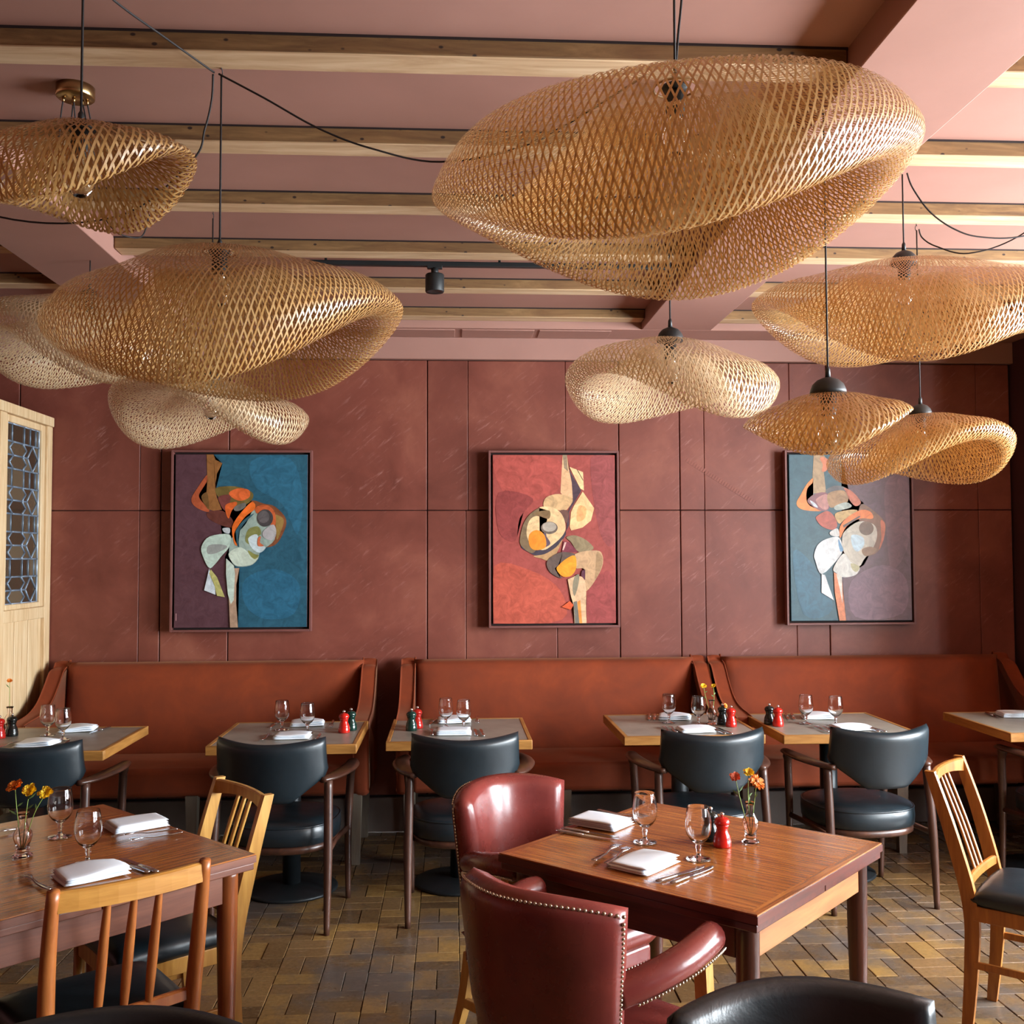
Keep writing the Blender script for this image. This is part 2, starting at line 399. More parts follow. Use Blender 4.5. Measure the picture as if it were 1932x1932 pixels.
for c in cells:
    dz = random.uniform(-0.0016, 0.0012); a = random.uniform(-0.006, 0.006)
    if c in ns:
        src = pb if c[2] else pa
        first = (not ub) if c[2] else (not ua)
        if first:
            o = src
            if c[2]: ub = True
            else: ua = True
        else: o = src.copy(); COL.objects.link(o)
        o.location = (c[0], c[1], dz); o.rotation_euler = (random.uniform(-.006, .006), random.uniform(-.006, .006), a)
    else:
        vs, fs = BB if c[2] else BA
        rest.add([(x+c[0], y+c[1], z+dz) for x, y, z in vs], fs)
tag(rest.build('far_blocks', 'floor_block', fl), kind='stuff')

# ---- back wall and its leather panels
wb = MB().box(((XR+XL)/2, YB+0.11, 1.5), (XR-XL+0.4, 0.2, 3.1)).build('wall_back', 'groove'); tag(wb, kind='structure', label='back wall clad in stitched oxblood leather panels')
def panel(x0, x1, z0, z1, g=0.004):
    MB().box(((x0+x1)/2, 0, (z0+z1)/2), (x1-x0-g, 0.024, z1-z0-g), bev=0.004).build('leather_panel', 'wall_leather', wb, loc=(0, YB+0.0, 0))
ZJ, ZT = 1.883, 2.783
lower = [-4.55, -3.4, -2.52, -1.826, -1.704, -1.311, -0.145, 0.085, 0.63, 1.008, 1.38, 1.53, 2.088, 2.292, 3.236, 3.448]
upper = [-4.55, -3.4, -2.52, -1.826, -1.704, -1.311, -0.145, 0.098, 0.685, 1.008, 1.38, 1.53, 2.06, 2.292, 3.236, 3.448]
thin = {-1.826, 0.085, 0.098, 0.63, 0.685, 1.53, 2.088, 2.06, 3.236}
def row(xs, z0, z1):
    for a, b in zip(xs, xs[1:]):
        la = 0.0015 if a in thin else 0.005; lb = 0.0015 if b in thin else 0.005
        panel(a+la/2, b-lb/2, z0, z1, 0.0)
row(lower, 0.21, ZJ-0.002); row(upper, ZJ+0.002, ZT)
for x0, z0, x1, z1 in [(1.37+0.16, 0.25, 1.53, 2.75), (0.098, 1.9, 0.098, 2.75), (0.085, 0.25, 0.085, 1.86), (2.075, 1.0, 2.075, 2.7)]:
    st = MB(); k = int((z1-z0)/0.035)
    for i in range(k):
        z = z0+(z1-z0)*(i+0.5)/k; st.box((x0+(x1-x0)*(i+0.5)/k+0.008, YB-0.0125, z), (0.009, 0.003, 0.004), rot3(0, 0.5, 0))
    tag(st.build('stitching', 'wall_leather', wb), kind='stuff')
st = MB()
for i in range(30):
    u = (i+0.5)/30; st.box((1.42+0.43*u, YB-0.0125, 2.19-0.27*u), (0.012, 0.003, 0.028), rot3(0, 0.6, 0))
tag(st.build('stitching', 'wall_leather', wb), kind='stuff')

# ---- other walls with the window openings
def wall_with_windows(name, wins, along, fixed, lo, hi, out):
    m = MB(); edges = sorted(wins); cur = lo
    def piece(a, b, z0, z1):
        if b-a < 1e-4 or z1-z0 < 1e-4: return
        if along == 'y': m.box((fixed+out*0.1, (a+b)/2, (z0+z1)/2), (0.2, b-a, z1-z0))
        else: m.box(((a+b)/2, fixed+out*0.1, (z0+z1)/2), (b-a, 0.2, z1-z0))
    for a, b in edges:
        piece(cur, a, 0, 3.05); piece(a, b, 0, WZ0); piece(a, b, WZ1, 3.05); cur = b
    piece(cur, hi, 0, 3.05)
    return tag(m.build(name, 'paint_wall'), kind='structure')
tag(MB().box(((XN+XR)/2+0.1, (4.52+YB)/2+0.05, 1.5), (XR-XN+0.2, YB-4.52+0.1, 3.1), bev=.01).build('wall_right_shade_nib', 'paint_shaded'), kind='structure')  # nib wall extended out of view to shade the right corner
wr = wall_with_windows('wall_right', WIN_R, 'y', XR, YF, YB+0.1, 1)
wf = wall_with_windows('wall_front', WIN_F, 'x', YF, XL, XR, -1)
tag(MB().box((XL-0.1, (YB+YF)/2, 1.5), (0.2, YB-YF+0.4, 3.1)).build('wall_left', 'paint_wall'), kind='structure')
nw = 0
def window(along, fixed, a, b, out):
    global nw; nw += 1
    e = tag(bpy.data.objects.new('window_%d' % nw, None), kind='structure'); COL.objects.link(e)
    mid = (WZ0+WZ1)/2; y = fixed+out*0.14
    P = (lambda u, z: (y, u, z)) if along == 'y' else (lambda u, z: (u, y, z))
    D = (lambda du, dz, th: (th, du, dz)) if along == 'y' else (lambda du, dz, th: (du, th, dz))
    fr = MB()
    for u in (a+0.03, b-0.03): fr.box(P(u, mid), D(0.06, WZ1-WZ0, 0.07))
    for z in (WZ0+0.03, WZ1-0.03): fr.box(P((a+b)/2, z), D(b-a, 0.06, 0.07))
    fr.build('window_frame', 'screen_oak', e)
    for k in (1, 2): MB().box(P(a+(b-a)*k/3, mid), D(0.035, WZ1-WZ0-0.1, 0.05)).build('glazing_bar', 'screen_oak', e)
    MB().box(P((a+b)/2, WZ0+(WZ1-WZ0)*0.68), D(b-a-0.1, 0.04, 0.05)).build('glazing_bar', 'screen_oak', e)
    MB().box(P((a+b)/2, mid), D(b-a-0.1, WZ1-WZ0-0.1, 0.004)).build('pane', 'window_glass', e)
for a, b in WIN_R: window('y', XR, a, b, 1)
for a, b in WIN_F: window('x', YF, a, b, -1)
tag(MB().box(((XN+XL)/2, YB-0.025, 0.10), (XN-XL, 0.03, 0.2), bev=0.006).build('baseboard_back', 'skirting'), kind='structure')

# ---- ceiling, joists, boxed beams
ce = MB().box(((XR+XL)/2, (YB+YF)/2, ZC+0.05), (XR-XL+0.4, YB-YF+0.4, 0.1)).build('ceiling', 'paint_ceiling'); tag(ce, kind='structure', label='dusty pink ceiling with exposed timber joists')
ZS, ZJB = 2.917, 2.957
for x0, x1 in ((1.10, 1.508), (-1.888, -1.4755)):
    MB().box((0, 0, 0), (x1-x0, 5.829-YF, ZC-ZS+0.02), bev=0.004).build('beam', 'paint_ceiling', ce, loc=((x0+x1)/2, (5.829+YF)/2, (ZC+ZS)/2+0.01))
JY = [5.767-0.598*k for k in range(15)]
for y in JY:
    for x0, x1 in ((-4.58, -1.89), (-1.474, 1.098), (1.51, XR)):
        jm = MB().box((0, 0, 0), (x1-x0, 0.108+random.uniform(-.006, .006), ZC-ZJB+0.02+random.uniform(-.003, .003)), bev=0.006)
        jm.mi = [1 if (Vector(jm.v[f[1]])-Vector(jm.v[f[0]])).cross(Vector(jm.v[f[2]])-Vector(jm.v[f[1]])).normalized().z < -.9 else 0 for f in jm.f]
        jm.build('joist', None, ce, mats=['joist_side_shaded', 'joist_bottom_lit'], loc=((x0+x1)/2, y, (ZC+ZJB)/2+0.01))
        if y > 2:
            MB().box((0, 0, 0), (x1-x0, 0.004, 0.006)).build('shadow_gap', 'groove', ce, loc=((x0+x1)/2, y-0.057, ZC-0.003))
tr = MB().box((0, YB-0.02, (ZT+ZS)/2+0.002), (XR-XL-0.02, 0.044, ZS-ZT-0.004), bev=0.003).build('trim_1', 'paint_ceiling', loc=((XR+XL)/2, 0, 0)); tag(tr, kind='structure')
ts = MB().box((0, (5.83+YB)/2, (ZS+ZC)/2), (XR-XL-0.02, YB-5.83, ZC-ZS), bev=0.003).build('trim_2', 'paint_ceiling', loc=((XR+XL)/2, 0, 0)); tag(ts, kind='structure')
for x0, x1 in ((-0.95, 0.02), (0.06, 0.48), (0.51, 0.93)):
    MB().box(((x0+x1)/2, 5.96, ZS-0.002), (x1-x0, 0.20, 0.007), bev=0.002).build('access_panel', 'paint_ceiling', ts, loc=(-(XR+XL)/2, 0, 0))

# ---- leaded oak screen on the left
sc = thing('wooden_screen', 'pale oak screen with a leaded glass panel standing beside the left bench', 'screen', (-2.325, 5.5, 0))
def sbox(name, y0, y1, z0, z1, x0=-0.07, x1=0.0, mat='screen_oak', par=sc, bev=0.004):
    return MB().box(((x0+x1)/2, (y0+y1)/2-5.5, (z0+z1)/2), (x1-x0, y1-y0, z1-z0), bev=bev).build(name, mat, par)
sbox('post', 6.03, 6.105, 0, 2.37); sbox('post', 5.42, 5.49, 0, 2.37); sbox('post', 4.42, 4.49, 0, 2.37)
sbox('top_rail', 4.42, 6.105, 2.37, 2.425, -0.075, 0.008); sbox('middle_rail', 5.49, 6.03, 1.265, 1.33, -0.06, -0.004); sbox('middle_rail', 4.49, 5.42, 1.265, 1.33, -0.06, -0.004)
for y0, y1 in ((5.49, 6.03), (4.49, 5.42)):
    for k, (a, b, c, d) in enumerate([(y0, y0+0.045, 1.33, 2.37), (y1-0.05, y1, 1.33, 2.37), (y0+.045, y1-.05, 2.33, 2.37), (y0+.045, y1-.05, 1.33, 1.36)]):
        sbox('glazing_frame', a, b, c, d, -0.05, -0.012, bev=0.006)
    n = int(round((y1-y0)/0.085)); wd = (y1-y0)/n
    for k in range(n): sbox('plank', y0+k*wd+0.0015, y0+(k+1)*wd-0.0015, 0.02, 1.265, -0.045, -0.018-0.004*(k % 2), bev=0.003)
def leadlight(y0, y1, z0, z1):
    """panes and cames; the pattern repeats four times up the light"""
    W = y1-y0; e = tag(bpy.data.objects.new('leaded_light', None)); COL.objects.link(e); e.parent = sc
    cam_m = MB(); pan = []
    u1, u2, um = 0.16, 0.48, 0.64
    def P(u, z): return Vector((-0.032, y0+W*u-5.5, z))
    H = (z1-z0)/4.0
    segs = []
    for k in range(4):
        b = z0+k*H; q = [b, b+H*0.14, b+H*0.30, b+H*0.46, b+H*0.60, b+H]
        # column 1: slim strips with lozenges, column 2: hexagons and a tall pane, column 3: lozenge and slim strips
        L, C0, C1, Rr, E = 0.0, 0.20, 0.55, 0.78, 1.0
        hexa = [(C0-0.07, q[1]), (C0+0.04, q[0]), (C1-0.04, q[0]), (C1+0.07, q[1]), (C1-0.04, q[2]), (C0+0.04, q[2])]
        hexb = [(C0+0.04, q[2]), (C1-0.04, q[2]), (C1+0.07, q[3]), (C1-0.04, q[4]), (C0+0.04, q[4]), (C0-0.07, q[3])]
        tall = [(C0, q[4]), (C1, q[4]), (C1, q[5]), (C0, q[5])]
        ls = [(L, q[4]), (C0, q[4]), (C0, q[5]), (L, q[5])]
        la = [(L, q[0]), (C0+0.04, q[0]), (C0-0.07, q[1]), (C0+0.04, q[2]), (L, q[2])]
        lb = [(L, q[2]), (C0+0.04, q[2]), (C0-0.07, q[3]), (C0+0.04, q[4]), (L, q[4])]
        mid = (C1+E)/2+0.03
        rhomb = [(mid, q[0]), (E-0.03, q[2]), (mid, q[4]), (C1+0.10, q[2])]
        r1 = [(C1-0.04, q[0]), (mid, q[0]), (C1+0.10, q[2]), (C1-0.04, q[2]), (C1+0.07, q[1])]
        r2 = [(C1-0.04, q[2]), (C1+0.10, q[2]), (mid, q[4]), (C1-0.04, q[4]), (C1+0.07, q[3])]
        r3 = [(mid, q[0]), (E, q[0]), (E, q[4]), (mid, q[4]), (E-0.03, q[2])]
        s1 = [(C1, q[4]), (Rr-0.05, q[4]), (Rr-0.05, q[5]), (C1, q[5])]; s2 = [(Rr-0.05, q[4]), (E-0.10, q[4]), (E-0.10, q[5]), (Rr-0.05, q[5])]; s3 = [(E-0.10, q[4]), (E, q[4]), (E, q[5]), (E-0.10, q[5])]
        for poly in (hexa, hexb, tall, ls, la, lb, rhomb, r1, r2, r3, s1, s2, s3):
            pts = [P(u, z) for u, z in poly]; n = len(pts)
            mm = MB(); mm.add([p+Vector((-0.0025, 0, 0)) for p in pts]+[p+Vector((0.001, 0, 0)) for p in pts], [tuple(range(n, 2*n)), tuple(reversed(range(n)))]+[(i, (i+1) % n, (i+1) % n+n, i+n) for i in range(n)])
            mm.build('pane', 'pane_glass', e)
            for i in range(n): cam_m.tube([pts[i]+Vector((0.002, 0, 0)), pts[(i+1) % n]+Vector((0.002, 0, 0))], 0.0055, 6)
    cam_m.build('lead_came', 'lead', e)
leadlight(5.535, 5.98, 1.36, 2.33); leadlight(4.535, 5.37, 1.36, 2.33)

# ================================================================== BENCHES
def make_bench(x0, x1, label):
    W = x1-x0; cx = (x0+x1)/2
    t = thing('bench', label, 'bench', (cx, 5.72, 0), 0, 'rust velvet benches along the back wall')
    h = W/2; yb, yf = 0.335, -0.27   # local y: back near the wall, front toward the room
    MB().box((0, (yb+yf)/2-0.02, 0.435), (W-0.16, yb-yf-0.06, 0.15), bev=0.028).build('seat', 'velvet', t)
    def bk(a, b):
        z = 0.44+(b+1)/2*0.572
        return Vector((a*(h-0.075), yb-0.075-0.055*(1-(b+1)/2)**1.0+0.02, z))
    MB().pillow(bk, lambda a, b: 0.11, 28, 10, 14).build('backrest', 'velvet', t)
    prof = spline([(yb, 0.36), (yb, 0.972), (yb-0.05, 0.985), (yb-0.115, 0.968), (yb-0.19, 0.895), (yb-0.29, 0.815), (yb-0.42, 0.77), (yf-0.02, 0.75), (yf-0.045, 0.72), (yf-0.035, 0.5), (yf, 0.36)], 4)
    for s in (-1, 1):
        m = MB(); th = 0.085; pts = [(p.x, p.y) for p in [Vector((q[0], q[1], 0)) for q in prof]]
        n = len(pts); c = Vector((sum(p[0] for p in pts)/n, sum(p[1] for p in pts)/n))
        rings = []
        for off, sc_ in ((-th/2, 0.965), (-th/2+0.012, 0.992), (-th/2+0.03, 1.0), (th/2-0.03, 1.0), (th/2-0.012, 0.992), (th/2, 0.965)):
            rings.append([Vector((s*(h-th/2)+off, c.x+(p[0]-c.x)*sc_, c.y+(p[1]-c.y)*sc_)) for p in pts])
        vs = [q for r in rings for q in r]; fs = []
        for k in range(5):
            for i in range(n): fs.append((k*n+i, k*n+(i+1) % n, (k+1)*n+(i+1) % n, (k+1)*n+i))
        fs += [tuple(range(n)), tuple(5*n+i for i in reversed(range(n)))]
        wing = m.add(vs, fs, True).build('wing', 'velvet', t)
        MB().tube([Vector((s*(h-th)+s*0.004, p[0], p[1]+0.003)) for p in pts[4:-4]], 0.004, 6).build('piping', 'velvet', wing)
    for lx in (-h+0.07, 0.0, h-0.07):
        for ly in (yf+0.03, yb-0.05):
            MB().lathe([(0.020*1.414, 0), (0.031*1.414, 0.37)], 4, (lx, ly, 0), Matrix.Rotation(R_(45), 3, 'Z'), False).build('leg', 'bench_leg', t)
    return t
make_bench(-2.262, -0.432, 'left rust velvet bench beside the pale oak screen')
make_bench(-0.292, 1.495, 'middle rust velvet bench below the red abstract painting')
make_bench(1.512, 3.345, 'right rust velvet bench running into the dark corner')

# ================================================================== BACK TABLES
def make_bistro(cx, cy, label, s=0.68, rotz=0.0):
    t = thing('bistro_table', label, 'table', (cx, cy, 0), rotz, 'square grey-topped tables along the benches')
    H = 0.75; b = 0.020
    MB().box((0, 0, H-0.0195), (s-2*b, s-2*b, 0.038), bev=0.0015).build('table_top', 'table_grey', t)
    for k in range(4):
        L = s if k % 2 == 0 else s-2*b
        e = MB().box((0, 0, 0), (L, b, 0.043), bev=0.003).build('edge_lipping', 'oak_edge', t)
        e.location = ((0, -s/2+b/2, H-0.0205), (s/2-b/2, 0, H-0.0205), (0, s/2-b/2, H-0.0205), (-s/2+b/2, 0, H-0.0205))[k]
        e.rotation_euler = (0, 0, (k % 2)*R_(90))
    MB().box((0, 0, H-0.05), (0.32, 0.32, 0.022)).build('top_plate', 'iron', t)
    MB().lathe([(0.043, 0.02), (0.043, H-0.05)], 24).build('column', 'iron', t)
    MB().lathe([(0.0, 0.0), (0.215, 0.0), (0.222, 0.006), (0.222, 0.013), (0.215, 0.018), (0.10, 0.030), (0.05, 0.034)], 40).build('base', 'iron', t)
    return t
TB = [(-1.88, 5.015), (-0.775, 5.09), (0.035, 5.135), (1.155, 5.19), (1.915, 5.165), (3.01, 5.135)]
TL = ['grey-topped square table at the left bench by the oak screen', 'grey-topped square table at the right end of the left bench', 'grey-topped square table at the left end of the middle bench',
      'grey-topped square table at the right end of the middle bench, with a bud vase', 'grey-topped square table at the left end of the right bench', 'grey-topped square table in the dark right corner']
for (x, y), l in zip(TB, TL): make_bistro(x, y, l)

# ================================================================== BLACK ARMCHAIRS
def superring(rx, ry, n=40, e=2.6, ysh=0.0):
    out = []
    for i in range(n):
        a = 2*math.pi*i/n; c, s = math.cos(a), math.sin(a)
        out.append((rx*math.copysign(abs(c)**(2/e), c), ry*math.copysign(abs(s)**(2/e), s)+ysh))
    return out
def loft(m, rings, cap=True):
    n = len(rings[0]); vs = [p for r in rings for p in r]; fs = []
    for k in range(len(rings)-1):
        for i in range(n): fs.append((k*n+i, k*n+(i+1) % n, (k+1)*n+(i+1) % n, (k+1)*n+i))
    if cap: fs += [tuple(reversed(range(n))), tuple((len(rings)-1)*n+i for i in range(n))]
    return m.add(vs, fs, True)
def make_armchair(label, loc, rotz, lm='black_leather', dip=.020):
    t = thing('armchair', label, 'chair', loc, rotz, 'black leather armchairs with walnut arms')
    def ring(rx, ry, z, ysh=0.0): return [Vector((x, y, z)) for x, y in superring(rx, ry, 40, 2.5, ysh)]
    loft(MB(), [ring(.225, .225, .322, .01), ring(.238, .236, .33, .01), ring(.238, .236, .352, .01), ring(.22, .22, .358, .01)]).build('seat_rail', 'walnut', t)
    se = loft(MB(), [ring(.222, .222, .352, .01), ring(.243, .241, .362, .01), ring(.246, .244, .40, .01), ring(.244, .242, .432, .01), ring(.232, .230, .447, .01), ring(.17, .17, .457, .01), ring(.07, .07, .461, .01)]).build('seat', lm, t)
    MB().tube([Vector((x, y, .438)) for x, y in superring(.241, .239, 48, 2.5, .01)], .0045, 6, closed=True).build('piping', lm, se)
    ws = [(0, .085), (.10, .125), (.25, .178), (.38, .226), (.46, .243), (.6, .238), (.88, .236), (1.0, .236)]
    def wf(b):
        for (b0, w0), (b1, w1) in zip(ws, ws[1:]):
            if b <= b1: return w0+(w1-w0)*(b-b0)/(b1-b0)
        return ws[-1][1]
    def bf(a, b):
        u = (b+1)/2; x = a*wf(u)
        return Vector((x, -.285-.045*(u-.4)+.105*(x/.24)**2, .552+.280*u-dip*(1-(x/.24)**2)*max(0, u-.5)*2))
    bk = MB().pillow(bf, lambda a, b: .062, 20, 14, 9).build('backrest', lm, t)
    for s in (-1, 1):
        arm = spline([(s*.222, -.225, .648), (s*.258, -.15, .650), (s*.286, -.03, .654), (s*.288, .09, .654), (s*.268, .215, .648)], 5)
        n = len(arm)-1
        rad = [(.018+.020*math.sin(math.pi*min(1, i/n*1.02)**.9)+.006*(i/n), .0125) for i in range(n+1)]; rad[-1] = (.012, .006)
        MB().tube(arm, rad, 12).build('armrest', 'walnut', t)
        MB().tube(spline([(s*.250, -.245, 0), (s*.250, -.225, .33), (s*.243, -.19, .645)], 6), [.0125+.007*min(1, i/6) for i in range(13)], 12, upv=(0, 1, 0)).build('leg', 'walnut_leg', t)
        MB().tube(spline([(s*.243, .235, 0), (s*.246, .215, .35), (s*.262, .19, .57), (s*.278, .155, .648)], 6), [.0125+.0065*min(1, i/8)+(.004 if i > 14 else 0) for i in range(19)], 12, upv=(0, 1, 0)).build('leg', 'walnut_leg', t)
        MB().tube([(s*.247, -.22, .335), (s*.235, 0, .338), (s*.246, .215, .335)], (.011, .014), 8).build('side_rail', 'walnut', t)
    return t
make_armchair('black armchair cut off by the left edge, at the table by the oak screen', (-1.80, 4.74, 0), R_(-3))
make_armchair('black armchair tucked in front of the table with the red pepper mill, left bench', (-0.755, 4.735, 0), R_(-6))
make_armchair('black armchair in front of the table at the left end of the middle bench', (0.055, 4.775, 0), R_(1))
make_armchair('black armchair behind the square table set with a vase, below the middle bench', (1.155, 4.80, 0), R_(4))
make_armchair('black armchair with its round seat in full view, in front of the right bench', (1.925, 4.82, 0), R_(6))
make_armchair('black armchair mostly cut off by the right edge, in the dark corner', (3.01, 4.83, 0), R_(4))
make_armchair('black armchair back rising from the bottom edge, right of the red leather armchairs', (0.612, 1.535, 0), R_(184), 'near_leather', -.014)
make_armchair('black armchair back just showing at the bottom left edge', (-0.55, 1.515, 0), R_(178), 'near_leather', -.004)

# ================================================================== WOODEN TABLES
def make_wood_table(label, cx, cy, rotz, sx, sy, H, edge, apron, legm, split='x'):
    t = thing('wooden_table', label, 'table', (cx, cy, 0), rotz)
    MB().box((0, 0, H-.011), (sx-.05, sy-.05, .022), bev=.002).build('table_top', 'table_wood', t)
    for k in range(4):
        L = (sx if k % 2 == 0 else sy); d = (sy if k % 2 == 0 else sx)/2
        q = [(-L/2, -d), (L/2, -d), (L/2-.026, -d+.026), (-L/2+.026, -d+.026)]
        m = MB().prism(q, .004); e = m.build('edge_board', 'table_wood', t); e.location = (0, 0, H-.0041); e.rotation_euler = (0, 0, k*R_(90))
        q2 = [(-L/2-.002, -d-.002), (L/2+.002, -d-.002), (L/2-.026, -d+.026), (-L/2+.026, -d+.026)]
        e = MB().prism(q2, .0195).build('edge_trim', edge, t); e.location = (0, 0, H-.0240); e.rotation_euler = (0, 0, k*R_(90))
    for sg in (-1, 1):
        lf = (MB().box((sg*sx/4, 0, H-.035), (sx/2-.003, sy-.006, .020), bev=.003) if split == 'x' else MB().box((0, sg*sy/4, H-.035), (sx-.006, sy/2-.003, .020), bev=.003)).build('draw_leaf', edge, t)
    for k in range(4):
        L = (sx if k % 2 == 0 else sy)-.16; d = (sy if k % 2 == 0 else sx)/2-.05
        e = MB().box((0, 0, 0), (L, .022, .085), bev=.002).build('apron', apron if split == 'x' or k == 1 else 'table_wood_dark', t); e.location = [(0, -d, H-.088), (d, 0, H-.088), (0, d, H-.088), (-d, 0, H-.088)][k]; e.rotation_euler = (0, 0, (k % 2)*R_(90))  # split 'y': all but the right-front apron darkened, shade put into the colour
    for a in (-1, 1):
        for b in (-1, 1):
            MB().lathe([(.0165, 0), (.022, .25), (.028, .5), (.0295, H-.06), (.0295, H-.045)], 20, (a*(sx/2-.055), b*(sy/2-.055), 0)).build('leg', legm, t)
    return t
RT_R = R_(-43.5)
make_wood_table('square draw-leaf wooden table set for two between the red leather armchairs', 0.697, 2.966, RT_R, 0.80, 0.79, 0.76, 'table_wood_dark', 'table_wood_apron', 'leg_dark', 'y')
make_wood_table('square draw-leaf wooden table cut off by the left edge', -1.195, 2.995, R_(45), 0.90, 0.90, 0.76, 'rose_wood', 'rose_wood', 'leg_mahogany')

# ================================================================== WOODEN DINING CHAIRS
def make_dining(label, loc, rotz, style, wm, rm, H=0.85, w=0.40, top_y=-.31, foot_y=-.235, lower=True):
    t = thing('dining_chair', label, 'chair', loc, rotz, 'wooden dining chairs with black seats')
    hw = w/2-.018
    for s in (-1, 1):
        path = spline([(s*(hw-.012), foot_y, 0), (s*(hw-.006), -.205, .22), (s*(hw-.006), -.203, .42), (s*hw, -.20+(top_y+.20)*.46, .65), (s*hw, top_y, H)], 5)
        if style == 'round': MB().tube(path, [.0145+.006*math.sin(math.pi*i/20) for i in range(21)], 12, upv=(0, 1, 0)).build('back_post', wm, t)
        else:
            m = MB(); rings = []
            for i, p in enumerate(path):
                hwid = .0115; hd = .016+.008*math.sin(math.pi*i/20)
                rings.append([p+Vector((a*hwid, b*hd, 0)) for a, b in ((-1, -1), (1, -1), (1, 1), (-1, 1))])
            loft(m, rings); m.sm = [False]*len(m.sm); m.build('back_post', wm, t)
    def yb(z): return -.20+(top_y+.20)*max(0, (z-.47)/(H-.47))**1.15
    n = 8
    def rail(z0, z1, th, bow, mat, name, arch=0.0):
        rings = []
        for i in range(n+1):
            u = i/n*2-1; x = u*(hw-.008); y = yb((z0+z1)/2)-bow*(1-u*u); zb = z0+arch*(1-u*u)
            rings.append([Vector((x, y+th/2, zb)), Vector((x, y+th/2, z1-.004)), Vector((x, y+th/2-.006, z1)), Vector((x, y-th/2+.006, z1)), Vector((x, y-th/2, z1-.004)), Vector((x, y-th/2, zb))])
        m = MB(); loft(m, rings); m.sm = [False]*len(m.sm); return m.build(name, mat, t)
    rail(H-.052, H-.004, .022, .022, rm, 'top_rail', .014 if style != 'round' else 0.0)
    zl = .505
    rail(zl-.014, zl+.014, .020, .010, wm, 'lower_rail')
    for k in (-1, 0, 1):
        x = k*(.062 if style == 'round' else .043)
        b0 = .010*(1-(x/hw)**2); b1 = .022*(1-(x/hw)**2)
        path = [(x, yb(zl)-b0, zl), (x, yb(.66)-b0-.004, .66), (x, yb(H-.04)-b1, H-.035)]
        path = spline(path, 6)
        if style == 'round': MB().tube(path, [.0072+.0052*math.sin(math.pi*(i/12)**.8) for i in range(13)], 10, upv=(0, 1, 0)).build('spindle', wm, t)
        else: MB().tube(path, [(.0085, .006)]*13, 8, upv=(0, 1, 0)).build('slat', wm, t)
    def sf(a, b):
        y = b*.182-.018; x = a*(w/2-.005+.02*(b+1)/2)
        return Vector((x, y, .452+.012*(1-a*a)*(1-b*b)))
    MB().pillow(sf, lambda a, b: .075, 16, 16, 7).build('seat', 'black_leather', t)
    for s in (-1, 1):
        MB().box((s*(w/2-.022), -.03, .405), (.02, .33, .05), bev=.003).build('seat_rail', wm, t)
        MB().tube([(s*(w/2-.012), .150, 0), (s*(w/2-.014), .145, .25), (s*(w/2-.014), .142, .43)], [.0125, .0165, .018], 12 if style == 'round' else 4, upv=(0, 1, 0)).build('leg', wm, t)
        MB().box((s*(w/2-.018), -.03, .235), (.014, .335, .024), bev=.003).build('stretcher', wm, t)
    MB().box((0, .142, .405), (w-.06, .02, .05), bev=.003).build('seat_rail', wm, t)
    MB().box((0, .0, .235), (w-.04, .016, .022), bev=.003).build('stretcher', wm, t)
    return t
make_dining('teak spindle-back chair with black seat, in front of the left wooden table', (-.925, 2.745, 0), R_(38), 'round', 'teak', 'teak_rail', .845, .40, -.265, -.225)
make_dining('pale slat-back chair with black seat, at the far side of the left wooden table', (-.930, 3.245, 0), R_(127), 'square', 'beech', 'beech', .86, .385)
make_dining('honey slat-back chair with black seat, turned to the right edge', (2.005, 3.39, 0), R_(-132), 'square', 'afrormosia', 'afrormosia', .86, .385, -.325, -.225)

